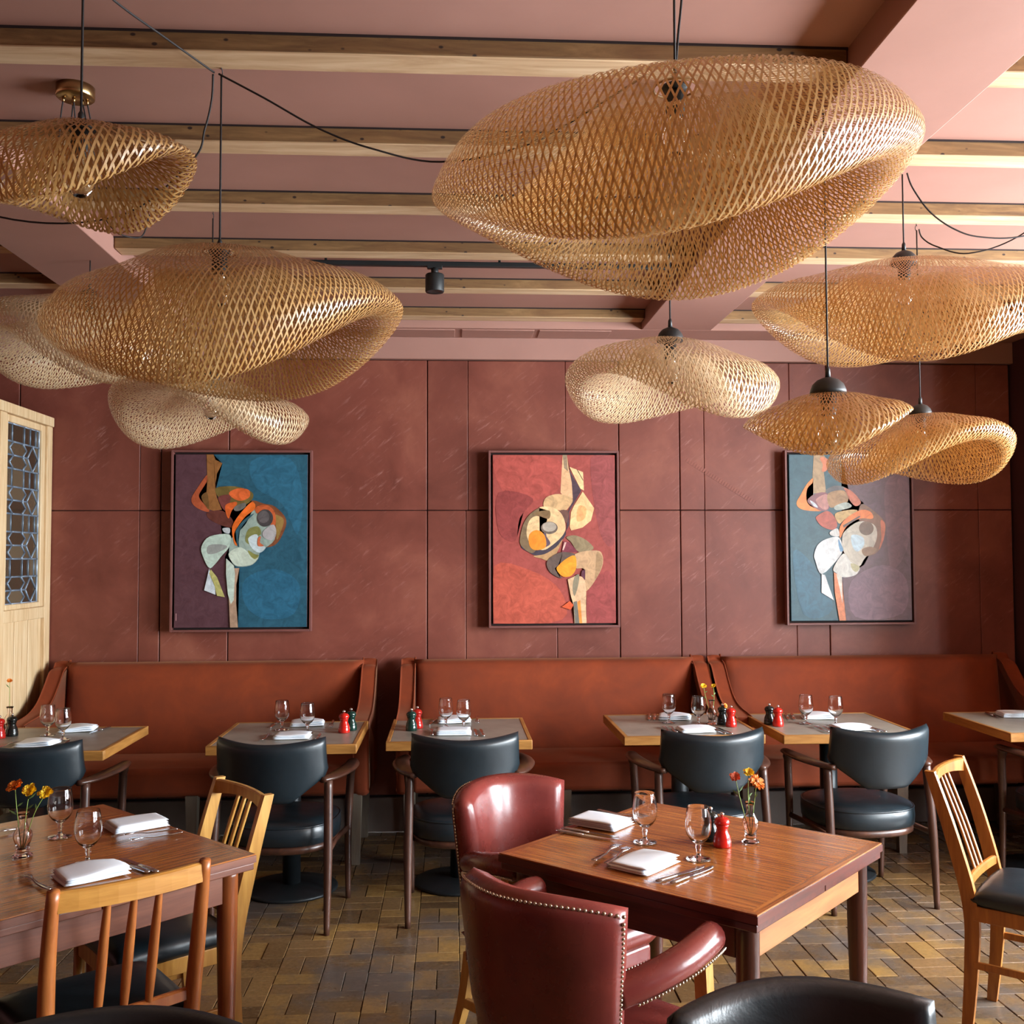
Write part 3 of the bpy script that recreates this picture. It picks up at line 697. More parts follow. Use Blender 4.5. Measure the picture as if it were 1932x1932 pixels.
# ================================================================== RED LEATHER ARMCHAIRS
def nails(pts, r=.0052):
    m = MB()
    for p, nv in pts:
        nv = nv.normalized(); q = nv.to_track_quat('Z', 'Y').to_matrix()
        m.lathe([(r, 0), (r*.8, r*.5), (r*.35, r*.8), (0, r*.86)], 6, p, q)
    return m
def make_red(label, loc, rotz):
    t = thing('leather_armchair', label, 'chair', loc, rotz, 'red studded leather armchairs')
    def hw(u): return .185+.045*u
    def bf(a, b):
        u = (b+1)/2; x = a*hw(u)
        ztop = .865-.03*abs(a)**3
        return Vector((x, -.255-.085*u+.13*(a*a)*(.55+.45*u), .345+(ztop-.345)*u))
    bk = MB().pillow(bf, lambda a, b: .075+.012*(b > -.2), 20, 18, 12).build('backrest', 'red_leather', t)
    def edge(a, b, off):
        p = bf(a, b); e = .02
        da = bf(min(1, a+e), b)-bf(max(-1, a-e), b); db = bf(a, min(1, b+e))-bf(a, max(-1, b-e)); nv = da.cross(db).normalized()
        return p, nv
    L = []
    for i in range(46):
        a = -0.955+1.91*i/45; p, nv = edge(a, .955, 0); L.append((p-nv*-.0+nv*.028, nv))
    for s in (-1, 1):
        for i in range(44):
            b = -.93+1.86*i/44; p, nv = edge(s*.955, b, 0); L.append((p+nv*.028, nv))
    tag(nails(L).build('nail_trim', 'nail_brass', bk), kind='stuff')
    def sf(a, b): return Vector((a*(.225+.010*b), -.015+b*.215, .425+.012*(1-a*a)*(1-b*b)))
    MB().pillow(sf, lambda a, b: .095, 16, 16, 8).build('seat', 'red_leather', t)
    sr = MB().box((0, -.015, .365), (.43, .40, .06), bev=.012).build('seat_rail', 'red_leather', t)
    L = []
    for i in range(30):
        u = -.2+.4*i/29
        L += [(Vector((u, .186, .345)), Vector((0, 1, 0))), (Vector((.216, u*.9-.015, .345)), Vector((1, 0, 0))), (Vector((-.216, u*.9-.015, .345)), Vector((-1, 0, 0)))]
    tag(nails(L, .0045).build('nail_trim', 'nail_brass', sr), kind='stuff')
    for s in (-1, 1):
        arm = spline([(s*.195, -.21, .640), (s*.238, -.14, .662), (s*.268, -.05, .684), (s*.274, .04, .700), (s*.262, .10, .700)], 5); n = len(arm)-1
        rad = [(.033+.005*math.sin(math.pi*i/n), .036) for i in range(n+1)]; rad[-1] = (.018, .018); rad[-2] = (.031, .031)
        ar = MB().tube(arm, rad, 16).build('armrest', 'red_leather', t)
        L = []
        for i in range(2, n):
            for k in (0, .5):
                p = arm[i].lerp(arm[min(i+1, n)], k); L.append((p+Vector((s*.031, 0, -.024)), Vector((s, 0, -.5)))); L.append((p+Vector((-s*.031, 0, -.024)), Vector((-s, 0, -.5))))
        tag(nails(L).build('nail_trim', 'nail_brass', ar), kind='stuff')
        fl_ = spline([(s*.238, .10, .34), (s*.246, .09, .47), (s*.264, .045, .675)], 5)
        m = MB(); loft(m, [[p+Vector((a*.0165, b*.0165, 0)) for a, b in ((-1, -1), (1, -1), (1, 1), (-1, 1))] for p in fl_]); m.sm = [False]*len(m.sm); m.build('arm_support', 'chair_oak', t)
        m = MB(); loft(m, [[Vector((s*.195+a*k_, .160+b*k_, z)) for a, b in ((-1, -1), (1, -1), (1, 1), (-1, 1))] for k_, z in ((.013, 0), (.018, .34))]); m.sm = [False]*len(m.sm); m.build('leg', 'chair_oak', t)
        rl = spline([(s*.185, -.33, 0), (s*.185, -.255, .18), (s*.185, -.215, .36)], 5)
        m = MB(); loft(m, [[p+Vector((a*(.013+.004*i/10), b*(.014+.005*i/10), 0)) for a, b in ((-1, -1), (1, -1), (1, 1), (-1, 1))] for i, p in enumerate(rl)]); m.sm = [False]*len(m.sm); m.build('leg', 'chair_oak', t)
        MB().box((s*.192, -.04, .20), (.018, .40, .03), bev=.003).build('stretcher', 'chair_oak', t)
    return t
make_red('red studded leather armchair seen from behind, nearest the camera', (.365, 2.565, 0), R_(-44))
make_red('red studded leather armchair facing right, behind the nearer red one', (.340, 3.235, 0), R_(-141))

# ================================================================== WOVEN LAMPS
def trig8(vals):
    v = np.array(vals, float); c = np.fft.fft(v)/8
    def f(phi):
        out = np.full_like(phi, c[0].real)
        for k in (1, 2, 3): out = out+2*(c[k].real*np.cos(k*phi)-c[k].imag*np.sin(k*phi))
        return out
    return f
def make_lamp(label, cx, cy, zt, R, zm8, zl8, N, wid, cord_top, group, rl=.87, hole=.09, rx8=None, tw=0.95, cap=True, kk=1.0, dome=.36, mat='bamboo', capr=.045):
    """kk scales the measured shape about the eye so that size and distance agree"""
    cx, cy, R = cx*kk, cy*kk, R*kk; zs = lambda z: 1.6+(np.array(z, float)-1.6)*kk
    zt = float(zs(zt)); zm = trig8(zs(zm8)); zl = trig8(zs(zl8)); rx = trig8(rx8 or [1]*8)
    t = thing('pendant_lamp', label, 'lamp', (cx, cy, 0), 0, group)
    t.location.z = zt
    def ctrl(phi):
        r = R*rx(phi); m_, l_ = zm(phi), zl(phi); h = zt-m_
        return [(hole*R+0*phi, zt+0*phi), (.34*R+0*phi, zt-.10*h), (.62*r, m_+.62*h), (.87*r, m_+dome*h), (r, m_), (.975*r, m_*.38+l_*.62), (rl*r, l_), (.70*r, l_+.11*(zt-l_)), (.50*r, l_+.44*(zt-l_)), (.34*R+0*phi, zt-.25*(zt-l_)), (.22*R+0*phi, zt-.17*(zt-l_)-.010)]
    ph = np.linspace(0, 2*np.pi, 16, endpoint=False); C = np.array(ctrl(ph)); d = np.sqrt(((C[1:]-C[:-1])**2).sum(1)).mean(1)
    kn = np.concatenate([[0], np.cumsum(d)]); kn /= kn[-1]; K = len(kn)
    def surf(phi, tt):
        C = np.array(ctrl(phi)); k = np.clip(np.searchsorted(kn, tt, 'right')-1, 0, K-2); u = (tt-kn[k])/(kn[k+1]-kn[k])
        I = np.indices(phi.shape); g = lambda q: C[(np.clip(q, 0, K-1), slice(None))+tuple(I)] if False else np.stack([C[np.clip(q, 0, K-1), c, I[0], I[1]] for c in (0, 1)])
        p0, p1, p2, p3 = g(k-1), g(k), g(k+1), g(k+2)
        p = .5*(2*p1+(p2-p0)*u+(2*p0-5*p1+4*p2-p3)*u*u+(3*p1-p0-3*p2+p3)*u**3)
        return np.stack([p[0]*np.cos(phi), p[0]*np.sin(phi), p[1]-zt], -1)
    S = 64; V = []; Fc = []; base = 0
    for g in (1, -1):
        i = np.arange(N)[:, None]; tt = np.linspace(0, 1, S+1)[None, :]*np.ones((N, 1))
        jit = np.random.RandomState(3+g).uniform(-.12, .12, (N, 1))
        phi = 2*np.pi*(i+jit)/N+g*tw*(tt-.5)
        P = surf(phi, tt); e = 1e-3
        dphi = surf(phi+e, tt)-surf(phi-e, tt); dt = surf(phi, np.clip(tt+e, 0, 1))-surf(phi, np.clip(tt-e, 0, 1))
        nr = np.cross(dphi, dt); nr /= np.linalg.norm(nr, axis=-1, keepdims=True)+1e-9
        tg = np.gradient(P, axis=1); tg /= np.linalg.norm(tg, axis=-1, keepdims=True)+1e-9
        wv = np.cross(nr, tg); rad = np.linalg.norm(P[..., :2], axis=-1)
        wd = (wid*np.clip(rad/(R*.85), .05, 1.0)**.75)[..., None]
        wav = np.sin(np.pi*(tt*N*tw/np.pi+i))[..., None]*.0012
        Pn = P+nr*(g*.0009+g*wav)
        V.append(np.stack([Pn-wv*wd/2, Pn+wv*wd/2], 2).reshape(-1, 3))
        q = base+(np.arange(N)[:, None]*(S+1)+np.arange(S)[None, :])*2
        Fc.append(np.stack([q, q+1, q+3, q+2], -1).reshape(-1, 4)); base += N*(S+1)*2
    V = np.concatenate(V); Fc = np.concatenate(Fc)
    me = bpy.data.meshes.new('woven_shade'); me.vertices.add(len(V)); me.vertices.foreach_set('co', V.ravel())
    me.loops.add(Fc.size); me.loops.foreach_set('vertex_index', Fc.ravel().astype(np.int32))
    me.polygons.add(len(Fc)); me.polygons.foreach_set('loop_start', np.arange(0, Fc.size, 4, dtype=np.int32))
    me.update(calc_edges=True); me.validate(); me.polygons.foreach_set('use_smooth', [True]*len(me.polygons)); me.materials.append(MATS[mat])
    o = bpy.data.objects.new('woven_shade', me); COL.objects.link(o); o.parent = t; tag(o, kind='stuff')
    MB().tube([(hole*R*math.cos(a), hole*R*math.sin(a), 0) for a in [2*math.pi*k/24 for k in range(24)]], .003, 6, closed=True).build('hoop', mat, t)
    if cap:
        cr = capr
        MB().lathe([(cr, -.004), (cr*.98, .008), (cr*.85, .024), (cr*.6, .036), (cr*.25, .043), (.007, .045)], 24).build('holder_cap', 'cap_black', t); g0 = .045
    else:
        MB().lathe([(.030, -.004), (.030, .004), (.012, .009), (.008, .010)], 20).build('holder_cap', 'cap_black', t); g0 = .008
    MB().lathe([(.0075, g0), (.0065, g0+.022), (.0035, g0+.028)], 12).build('cord_grip', 'cap_black', t)
    MB().lathe([(.019, -.062), (.021, -.05), (.021, -.012), (.012, -.004)], 16).build('lamp_socket', 'cap_black', t)
    MB().lathe([(0, -.150), (.012, -.147), (.024, -.135), (.030, -.117), (.028, -.098), (.018, -.078), (.013, -.062)], 16).build('bulb', 'clear_glass', t)
    MB().tube([(0, 0, g0+.02), (0, 0, cord_top-zt)], .0028, 8).build('cord', 'cord', t)
    MB().tube([Vector((0, .004+.008*math.cos(a), cord_top-zt+.012+.010*math.sin(a))) for a in [R_(-90+24*k) for k in range(11)]]+[Vector((0, .004, cord_top-zt+.03))], .0014, 6, upv=(1, 0, 0)).build('ceiling_hook', 'iron', t)
    return t
BIG, MED, SML = 'large woven bamboo pendant lamps', 'medium woven bamboo pendant lamps', 'small woven bamboo pendant lamps'
ZH = ZJB-.022
make_lamp('largest woven bamboo lamp, top right, its lip rising to the right', .475, 2.11, 2.595, .512, [2.46, 2.43, 2.42, 2.40, 2.37, 2.32, 2.33, 2.41], [2.385, 2.278, 2.268, 2.328, 2.323, 2.165, 2.182, 2.318], 205, .0041, ZH, BIG, cap=False, kk=2.18/2.11, dome=.42, rx8=[.96, 1, 1, 1, 1, 1, 1, .96])
make_lamp('large woven bamboo lamp at left centre, hung in front of two others', -.635, 2.82, 2.44, .497, [2.30, 2.27, 2.25, 2.25, 2.24, 2.20, 2.17, 2.24], [2.26, 2.14, 2.103, 2.13, 2.165, 2.08, 2.012, 2.127], 195, .0040, ZH, BIG, cap=False, rx8=[1, 1, 1, .96, .90, .93, 1, 1])
make_lamp('small woven bamboo lamp at top left in front of the brass ceiling rose', -.79, 2.20, 2.52, .235, [2.47, 2.46, 2.44, 2.44, 2.42, 2.39, 2.39, 2.43], [2.456, 2.40, 2.357, 2.387, 2.354, 2.303, 2.30, 2.377], 88, .0047, ZH, SML, kk=2.18/2.20, cap=False)
make_lamp('woven bamboo lamp half hidden under the large left lamp, above the teal painting', -.935, 4.03, 2.29, .372, [2.15, 2.20, 2.19, 2.15, 2.19, 2.25, 2.20, 2.13], [2.074, 2.178, 2.14, 2.05, 2.094, 2.204, 2.166, 2.037], 140, .0041, ZH, MED, mat='bamboo_pale')
make_lamp('woven bamboo lamp cut off by the left edge, above the oak screen', -1.39, 3.99, 2.60, .41, [2.43, 2.44, 2.42, 2.42, 2.42, 2.50, 2.42, 2.38], [2.347, 2.395, 2.34, 2.30, 2.347, 2.446, 2.28, 2.243], 165, .0047, ZH, BIG, mat='bamboo_pale', kk=4.57/3.99)
make_lamp('woven bamboo lamp opening to the left, above the middle bench', .868, 3.99, 2.46, .415, [2.31, 2.34, 2.30, 2.30, 2.324, 2.36, 2.28, 2.25], [2.203, 2.266, 2.186, 2.184, 2.244, 2.291, 2.131, 2.137], 130, .0042, ZH, MED, kk=3.38/3.99, mat='bamboo_pale')
make_lamp('large woven bamboo lamp cut off by the right edge', 1.575, 3.44, 2.62, .515, [2.50, 2.48, 2.47, 2.48, 2.50, 2.38, 2.37, 2.45], [2.40, 2.38, 2.352, 2.395, 2.467, 2.239, 2.233, 2.33], 190, .0041, ZH, BIG)
make_lamp('small flat woven bamboo lamp hanging lowest on the right, in front of another', 1.244, 3.30, 2.14, .272, [2.088, 2.05, 2.04, 2.04, 2.036, 1.98, 1.99, 2.05], [2.065, 1.983, 1.966, 2.01, 2.01, 1.93, 1.95, 2.03], 88, .0045, ZH, SML, kk=2.78/3.30, capr=.05, rx8=[.96, 1, 1, 1, 1, 1, 1, .96])
make_lamp('woven bamboo lamp opening to the right, above the right painting', 2.155, 4.57, 2.25, .415, [2.10, 2.08, 2.12, 2.08, 2.02, 2.03, 2.15, 2.14], [1.99, 1.935, 2.03, 2.0, 1.948, 1.94, 2.093, 2.06], 140, .0043, ZH, MED, kk=4.04/4.57, rx8=[.95, 1, 1, 1, 1, 1, .98, .95])

# ---- slack cables, ceiling rose, track spot
def cable(label, pts, r=.0028, name='electric_cable'):
    P = spline(pts, 8); c = P[0].copy(); m = MB().tube([p-c for p in P], r, 8)
    return tag(m.build(name, 'cord', loc=c), label, 'cable', 'slack cables between ceiling hooks')
cable('dark cable falling from the top edge to the hook of the large left lamp', [(-.87, 2.25, 2.945), (-.807, 2.45, 2.938), (-.735, 2.62, 2.938), (-.655, 2.82, 2.944)])
cable('dark cable sagging from the hook of the large left lamp toward the largest lamp', [(-.642, 2.82, 2.94), (-.512, 2.80, 2.865), (-.367, 2.80, 2.785), (-.221, 2.80, 2.731), (-.031, 2.80, 2.697), (.2, 2.6, 2.67), (.44, 2.25, 2.69)])
cable('dark cable sagging left from the hook, behind the small top-left lamp', [(-.66, 2.83, 2.944), (-.668, 2.85, 2.88), (-.688, 2.86, 2.802), (-.73, 2.88, 2.715), (-.95, 2.95, 2.58), (-1.31, 3.0, 2.59), (-1.75, 3.05, 2.78), (-1.88, 3.05, 2.93)])
cable('dark cable sagging from the hook of the right lamp to the right edge', [(1.592, 3.44, 2.94), (1.612, 3.44, 2.886), (1.672, 3.44, 2.803), (1.757, 3.44, 2.744), (1.852, 3.44, 2.717), (2.009, 3.44, 2.723), (2.25, 3.44, 2.80), (2.45, 3.44, 2.945)])
cable('short dark cable dropping from the hook behind the right lamp', [(1.915, 4.04, 2.94), (1.925, 4.03, 2.90), (1.96, 3.98, 2.85), (2.05, 3.9, 2.80), (2.2, 3.8, 2.84), (2.3, 3.46, 2.945)])
cable('dark cable running up beside the cord of the largest lamp', [(.492, 2.182, 2.66), (.50, 2.185, 2.75), (.51, 2.188, 2.85), (.505, 2.19, 2.935)])
cable('loose cable end hanging from the pale beam, above the large left lamp', [(-1.33, 3.95, 2.945), (-1.318, 3.94, 2.90), (-1.29, 3.93, 2.86), (-1.25, 3.92, 2.83), (-1.20, 4.0, 2.85), (-1.18, 4.03, 2.945)])
ro = thing('ceiling_rose', 'round brass ceiling rose with several thin cords', 'ceiling rose', (-1.122, 3.075, ZC))
MB().lathe([(.0, -.034), (.052, -.034), (.055, -.031), (.055, 0)], 36).build('canopy', 'brass', ro)
for k, (x, y, dx, dy) in enumerate([(-.034, -.004, -.035, .06), (-.014, .022, -.03, .06), (-.004, -.002, 0, .07), (.016, .016, .02, .06), (.03, .014, .02, .06)]):
    MB().lathe([(.0045, -.046), (.0055, -.034)], 10, (x, y, 0)).build('cord_grip', 'brass', ro)
    MB().tube(spline([(x, y, -.04), (x+dx*.4, y+dy*.3, -.10), (x+dx*.9, y+dy, -.18), (x+dx, y+dy*2.2, -.13), (x+dx*.6, y+dy*4, -.012)], 6), .0022, 6).build('cord', 'cord', ro)
tk = thing('track_light', 'black ceiling track with one cylinder spotlight', 'track light', (-.077, 4.70, ZC))
MB().box((.30, 0, -.052), (1.75, .030, .022), bev=.003).build('track', 'cap_black', tk)
for x in (-.5, .3, 1.1): MB().lathe([(.006, -.045), (.006, 0), (.02, 0)], 10, (x, 0, 0)).build('track_hanger', 'cap_black', tk)
MB().box((0, 0, -.066), (.07, .03, .014), bev=.002).build('adapter', 'cap_black', tk)
MB().lathe([(.017, -.105), (.017, -.07)], 16).build('spot_stem', 'cap_black', tk)
MB().lathe([(.03, -.178), (.042, -.182), (.0435, -.178), (.0435, -.104), (.040, -.099), (.0, -.099)], 28).build('spot_head', 'cap_black', tk)

# ================================================================== PAINTINGS
def make_painting(label, x0, x1, z0, z1, box, bgc, shapes):
    cx, cz = (x0+x1)/2, (z0+z1)/2; W, H = x1-x0, z1-z0
    t = thing('painting', label, 'painting', (cx, YB-.046, z0))
    fr = MB(); b = .013; dpt = .045
    for sx in (-1, 1): fr.box((sx*(W/2-b/2), -dpt/2, H/2), (b, dpt, H), bev=.0015)
    for sz in (0, 1): fr.box((0, -dpt/2, b/2 if sz == 0 else H-b/2), (W-2*b, dpt, b), bev=.0015)
    fr.build('float_frame', 'frame_paint', t)
    MB().box((0, -.004, H/2), (W-.01, .006, H-.01)).build('backing', 'groove', t)
    MB().box((0, .016, H*.8), (W*.6, .036, .05)).build('wall_batten', 'groove', t)
    g = b+.012; cw, ch = W-2*g, H-2*g
    cv = MB().box((0, -.026, H/2), (cw, .034, ch), bev=.002).build('canvas', paint(bgc, .10), t)
    m = MB(); mats = []
    def P(px, py): return (-cw/2+(px-box[0])/(box[2]-box[0])*cw, g+ch-(py-box[1])/(box[3]-box[1])*ch)
    for k, (col, pts, sm) in enumerate(shapes):
        q = [Vector((*P(*p), 0)) for p in pts]
        if sm: q = spline(q, 4, True)
        q = [(min(max(v.x, -cw/2+.001), cw/2-.001), min(max(v.y, g+.001), g+ch-.001)) for v in q]
        y = -.0435-.00022*k; bm = bmesh.new(); vs = [bm.verts.new((a, y, c_)) for a, c_ in q]; f = bm.faces.new(vs)
        r = bmesh.ops.triangulate(bm, faces=[f]); bm.verts.index_update()
        mt = paint(col)
        if mt not in mats: mats.append(mt)
        m.cur = mats.index(mt); m.add([v.co.copy() for v in bm.verts], [tuple(v.index for v in f.verts) for f in bm.faces]); bm.free()
    m.build('paint_layer', None, cv, mats=mats)
def circ(x, y, rx, ry=None, n=10): return [(x+rx*math.cos(2*math.pi*k/n), y+(ry or rx)*math.sin(2*math.pi*k/n)) for k in range(n)]
A1 = [('#1f5468', [(470, 85), (560, 185), (500, 320), (500, 430), (700, 420), (900, 600), (1000, 900), (900, 1150), (700, 1200), (680, 1450), (680, 1700), (690, 1840), (1440, 1840), (1440, 85)], 0),
 ('#23607a', [(860, 150), (1250, 130), (1380, 500), (1330, 900), (1180, 600), (900, 420)], 1), ('#22607c', [(800, 1350), (1100, 1250), (1350, 1400), (1300, 1700), (1000, 1750), (800, 1600)], 1),
 ('#5c2c22', [(430, 665), (560, 660), (660, 740), (680, 830), (560, 810), (440, 750), (405, 700)], 1), ('#a84f2c', [(405, 300), (330, 400), (250, 540), (290, 620), (400, 670), (430, 650), (335, 540), (335, 480), (410, 360)], 1),
 ('#8a5a2c', [(400, 92), (470, 92), (490, 145), (560, 180), (505, 290), (490, 420), (505, 520), (560, 650), (470, 660), (410, 640), (400, 500), (410, 350)], 0),
 ('#6b4a22', [(410, 480), (350, 520), (400, 620), (430, 640)], 1), ('#6b5a2a', [(500, 430), (700, 415), (860, 470), (870, 540), (800, 600), (700, 620), (600, 600), (520, 520)], 1),
 ('#6e3530', [(525, 520), (640, 500), (640, 580), (600, 620), (590, 660), (545, 600)], 1), ('#d2602a', [(630, 480), (720, 435), (830, 450), (840, 520), (760, 560), (680, 540)], 1),
 ('#c8591f', [(600, 600), (700, 570), (710, 600), (660, 660), (630, 740), (600, 680)], 1), ('#6e6a62', [(690, 620), (790, 580), (800, 620), (740, 660), (690, 660)], 1),
 ('#7a4526', [(860, 560), (990, 590), (1100, 620), (1215, 750), (1180, 900), (1090, 1015), (930, 1020), (900, 900), (900, 700)], 1), ('#8d7038', [(1090, 700), (1190, 750), (1150, 900), (1120, 950), (1110, 800)], 1),
 ('#93a59a', [(890, 640), (1000, 650), (1070, 760), (1100, 950), (960, 1070), (930, 1150), (850, 1215), (700, 1215), (640, 1100), (650, 960), (700, 900), (800, 800)], 1), ('#c2cfbd', [(640, 1080), (760, 1030), (880, 1130), (930, 1140), (860, 1205), (720, 1215), (650, 1150)], 1),
 ('#7f8148', [(830, 850), (930, 820), (960, 900), (880, 930), (850, 1000), (800, 960)], 1), ('#c4d3d6', [(830, 940), (920, 900), (940, 1000), (1010, 1030), (950, 1085), (870, 1040)], 1), ('#858646', [(830, 1060), (900, 1100), (940, 1110), (900, 1150), (850, 1110)], 1),
 ('#2e5560', [(890, 690), (780, 800), (730, 920), (740, 1030), (690, 960), (710, 850), (800, 740)], 1), ('#e0691f', [(870, 570), (900, 640), (800, 720), (700, 860), (690, 940), (720, 1010), (690, 990), (665, 860), (690, 770), (780, 650)], 1),
 ('#b6562a', [(900, 630), (1000, 600), (1090, 660), (1110, 790), (1060, 810), (1050, 700), (980, 650), (920, 690)], 1), ('#3c3838', circ(1000, 735, 82, 88), 1), ('#5c5656', circ(985, 722, 60, 62), 1),
 ('#a9a6a6', [(990, 860), (1080, 800), (1115, 860), (1100, 940), (1050, 960), (980, 920)], 1), ('#c96a44', [(930, 940), (960, 920), (950, 980), (990, 1015), (930, 1015)], 1),
 ('#aeb6b8', [(570, 840), (640, 835), (640, 890), (590, 880)], 1), ('#b4c8ba', [(440, 920), (640, 900), (640, 1020), (560, 1120), (450, 1240), (375, 1120), (360, 1020)], 1), ('#90948f', [(430, 1010), (560, 1000), (620, 1030), (500, 1090), (420, 1090)], 1),
 ('#4a2a2e', [(630, 1050), (560, 1130), (460, 1240), (540, 1180), (600, 1120)], 0), ('#c9d4da', [(440, 1240), (390, 1460), (505, 1505), (500, 1430), (455, 1330)], 0), ('#b5b06a', [(455, 1250), (520, 1330), (600, 1530), (520, 1515), (490, 1400), (440, 1290)], 0),
 ('#a98a72', [(690, 1240), (745, 1238), (715, 1400), (715, 1600), (735, 1840), (655, 1840), (640, 1540), (640, 1400)], 0), ('#b8c9bb', [(610, 1140), (690, 1215), (700, 1300), (690, 1560), (660, 1600), (630, 1500), (610, 1300)], 0),
 ('#b98a8a', [(106, 1690), (116, 1690), (114, 1760), (108, 1764)], 0)]
make_painting('framed abstract figure painting in maroon and teal above the left bench', -1.626, -.815, 1.176, 2.232, (85, 90, 1432, 1835), '#52323a', A1)
A2 = [('#b4503c', [(110, 1250), (500, 1300), (800, 1500), (820, 1800), (110, 1830)], 1), ('#8e4240', [(1130, 140), (1380, 140), (1380, 1000), (1220, 900)], 1), ('#a84a40', [(130, 150), (780, 160), (780, 480), (400, 600), (200, 480)], 1), ('#953f3c', [(1100, 1500), (1300, 1300), (1380, 1500), (1380, 1830), (1100, 1830)], 1), ('#8c3a36', [(160, 500), (520, 560), (380, 760), (330, 1000), (160, 900)], 1),
 ('#e0b083', [(835, 112), (880, 112), (900, 260), (940, 430), (945, 560), (870, 570), (810, 500), (825, 260)], 0), ('#8f7a60', [(835, 112), (880, 112), (890, 280), (850, 250)], 0), ('#4a3640', [(900, 255), (940, 330), (1030, 480), (960, 600), (900, 700), (900, 830), (870, 900), (880, 720), (940, 560), (930, 400)], 0),
 ('#f0c690', [(905, 235), (1050, 290), (1058, 480), (1020, 460)], 0), ('#5a3c30', [(982, 262), (990, 262), (1052, 372), (1048, 380)], 0), ('#f2c088', [(1045, 490), (1165, 660), (1130, 790), (1040, 860), (920, 890), (905, 850), (920, 700), (960, 620)], 0), ('#e6a468', [(1000, 640), (1080, 660), (1060, 770), (980, 790)], 1),
 ('#cfa878', [(630, 640), (660, 550), (800, 515), (940, 570), (860, 690), (790, 680), (700, 650)], 1), ('#6e4a3e', [(800, 690), (890, 690), (880, 800), (860, 800)], 1),
 ('#3c3440', [(865, 900), (790, 1030), (690, 1110), (580, 1150), (470, 1110), (390, 1040), (480, 900), (700, 800)], 1), ('#b08a5e', [(830, 980), (720, 1190), (600, 1175), (520, 1150), (640, 1130), (760, 1060)], 1),
 ('#7a6448', [(590, 660), (490, 720), (420, 820), (380, 980), (400, 1050), (500, 1120), (560, 1050), (560, 760)], 1), ('#e6bf8c', [(590, 650), (720, 650), (820, 720), (862, 850), (830, 940), (720, 1040), (620, 1090), (500, 1040), (450, 920), (480, 790), (560, 740), (680, 770), (690, 690), (620, 690)], 1),
 ('#7e6340', [(520, 720), (600, 690), (695, 690), (685, 770), (570, 735)], 1), ('#5e4a58', [(560, 1080), (650, 1060), (700, 1020), (660, 950), (640, 900)], 1), ('#f08a24', [(480, 930), (560, 885), (640, 940), (650, 1060), (540, 1090), (480, 1040)], 1), ('#6c5c50', circ(690, 862, 88, 64), 1), ('#b0a494', circ(690, 852, 74, 50), 1),
 ('#8c7a5a', [(870, 960), (960, 940), (1080, 990), (1155, 1080), (1000, 1110), (920, 1010)], 1), ('#7c3240', [(840, 1000), (900, 1010), (990, 1110), (820, 1110)], 0), ('#d8b0a0', [(850, 1010), (870, 1010), (840, 1090), (825, 1090)], 0),
 ('#c09a72', [(960, 1130), (1190, 1095), (1250, 1150), (1245, 1260), (1170, 1400), (1090, 1500), (1060, 1480), (1060, 1290), (960, 1270)], 1), ('#a5845e', [(1190, 1110), (1245, 1160), (1240, 1260), (1170, 1390), (1180, 1240)], 1),
 ('#5e4c44', [(720, 1150), (830, 1110), (960, 1140), (780, 1250), (750, 1290), (820, 1380), (700, 1320), (660, 1220)], 1), ('#e8941e', [(960, 1150), (970, 1270), (920, 1350), (830, 1360), (765, 1290), (790, 1240), (880, 1170)], 1),
 ('#d8b088', [(880, 1390), (970, 1350), (1060, 1370), (1075, 1500), (1070, 1650), (1075, 1838), (950, 1838), (940, 1650), (910, 1550)], 0), ('#8a8068', [(950, 1370), (1000, 1340), (990, 1450), (950, 1560), (930, 1480)], 1), ('#6e6a60', [(940, 1620), (975, 1610), (1000, 1838), (955, 1838)], 0), ('#dc8838', [(980, 1620), (1010, 1600), (1030, 1838), (1000, 1838)], 0), ('#5c2c3c', [(1030, 1300), (1065, 1290), (1062, 1400), (1020, 1350)], 0), ('#d2552a', [(815, 1670), (900, 1610), (940, 1650), (910, 1700)], 0)]
make_painting('framed abstract figure painting on a red ground above the middle bench', .218, .996, 1.186, 2.234, (98, 112, 1388, 1838), '#9c463e', A2)
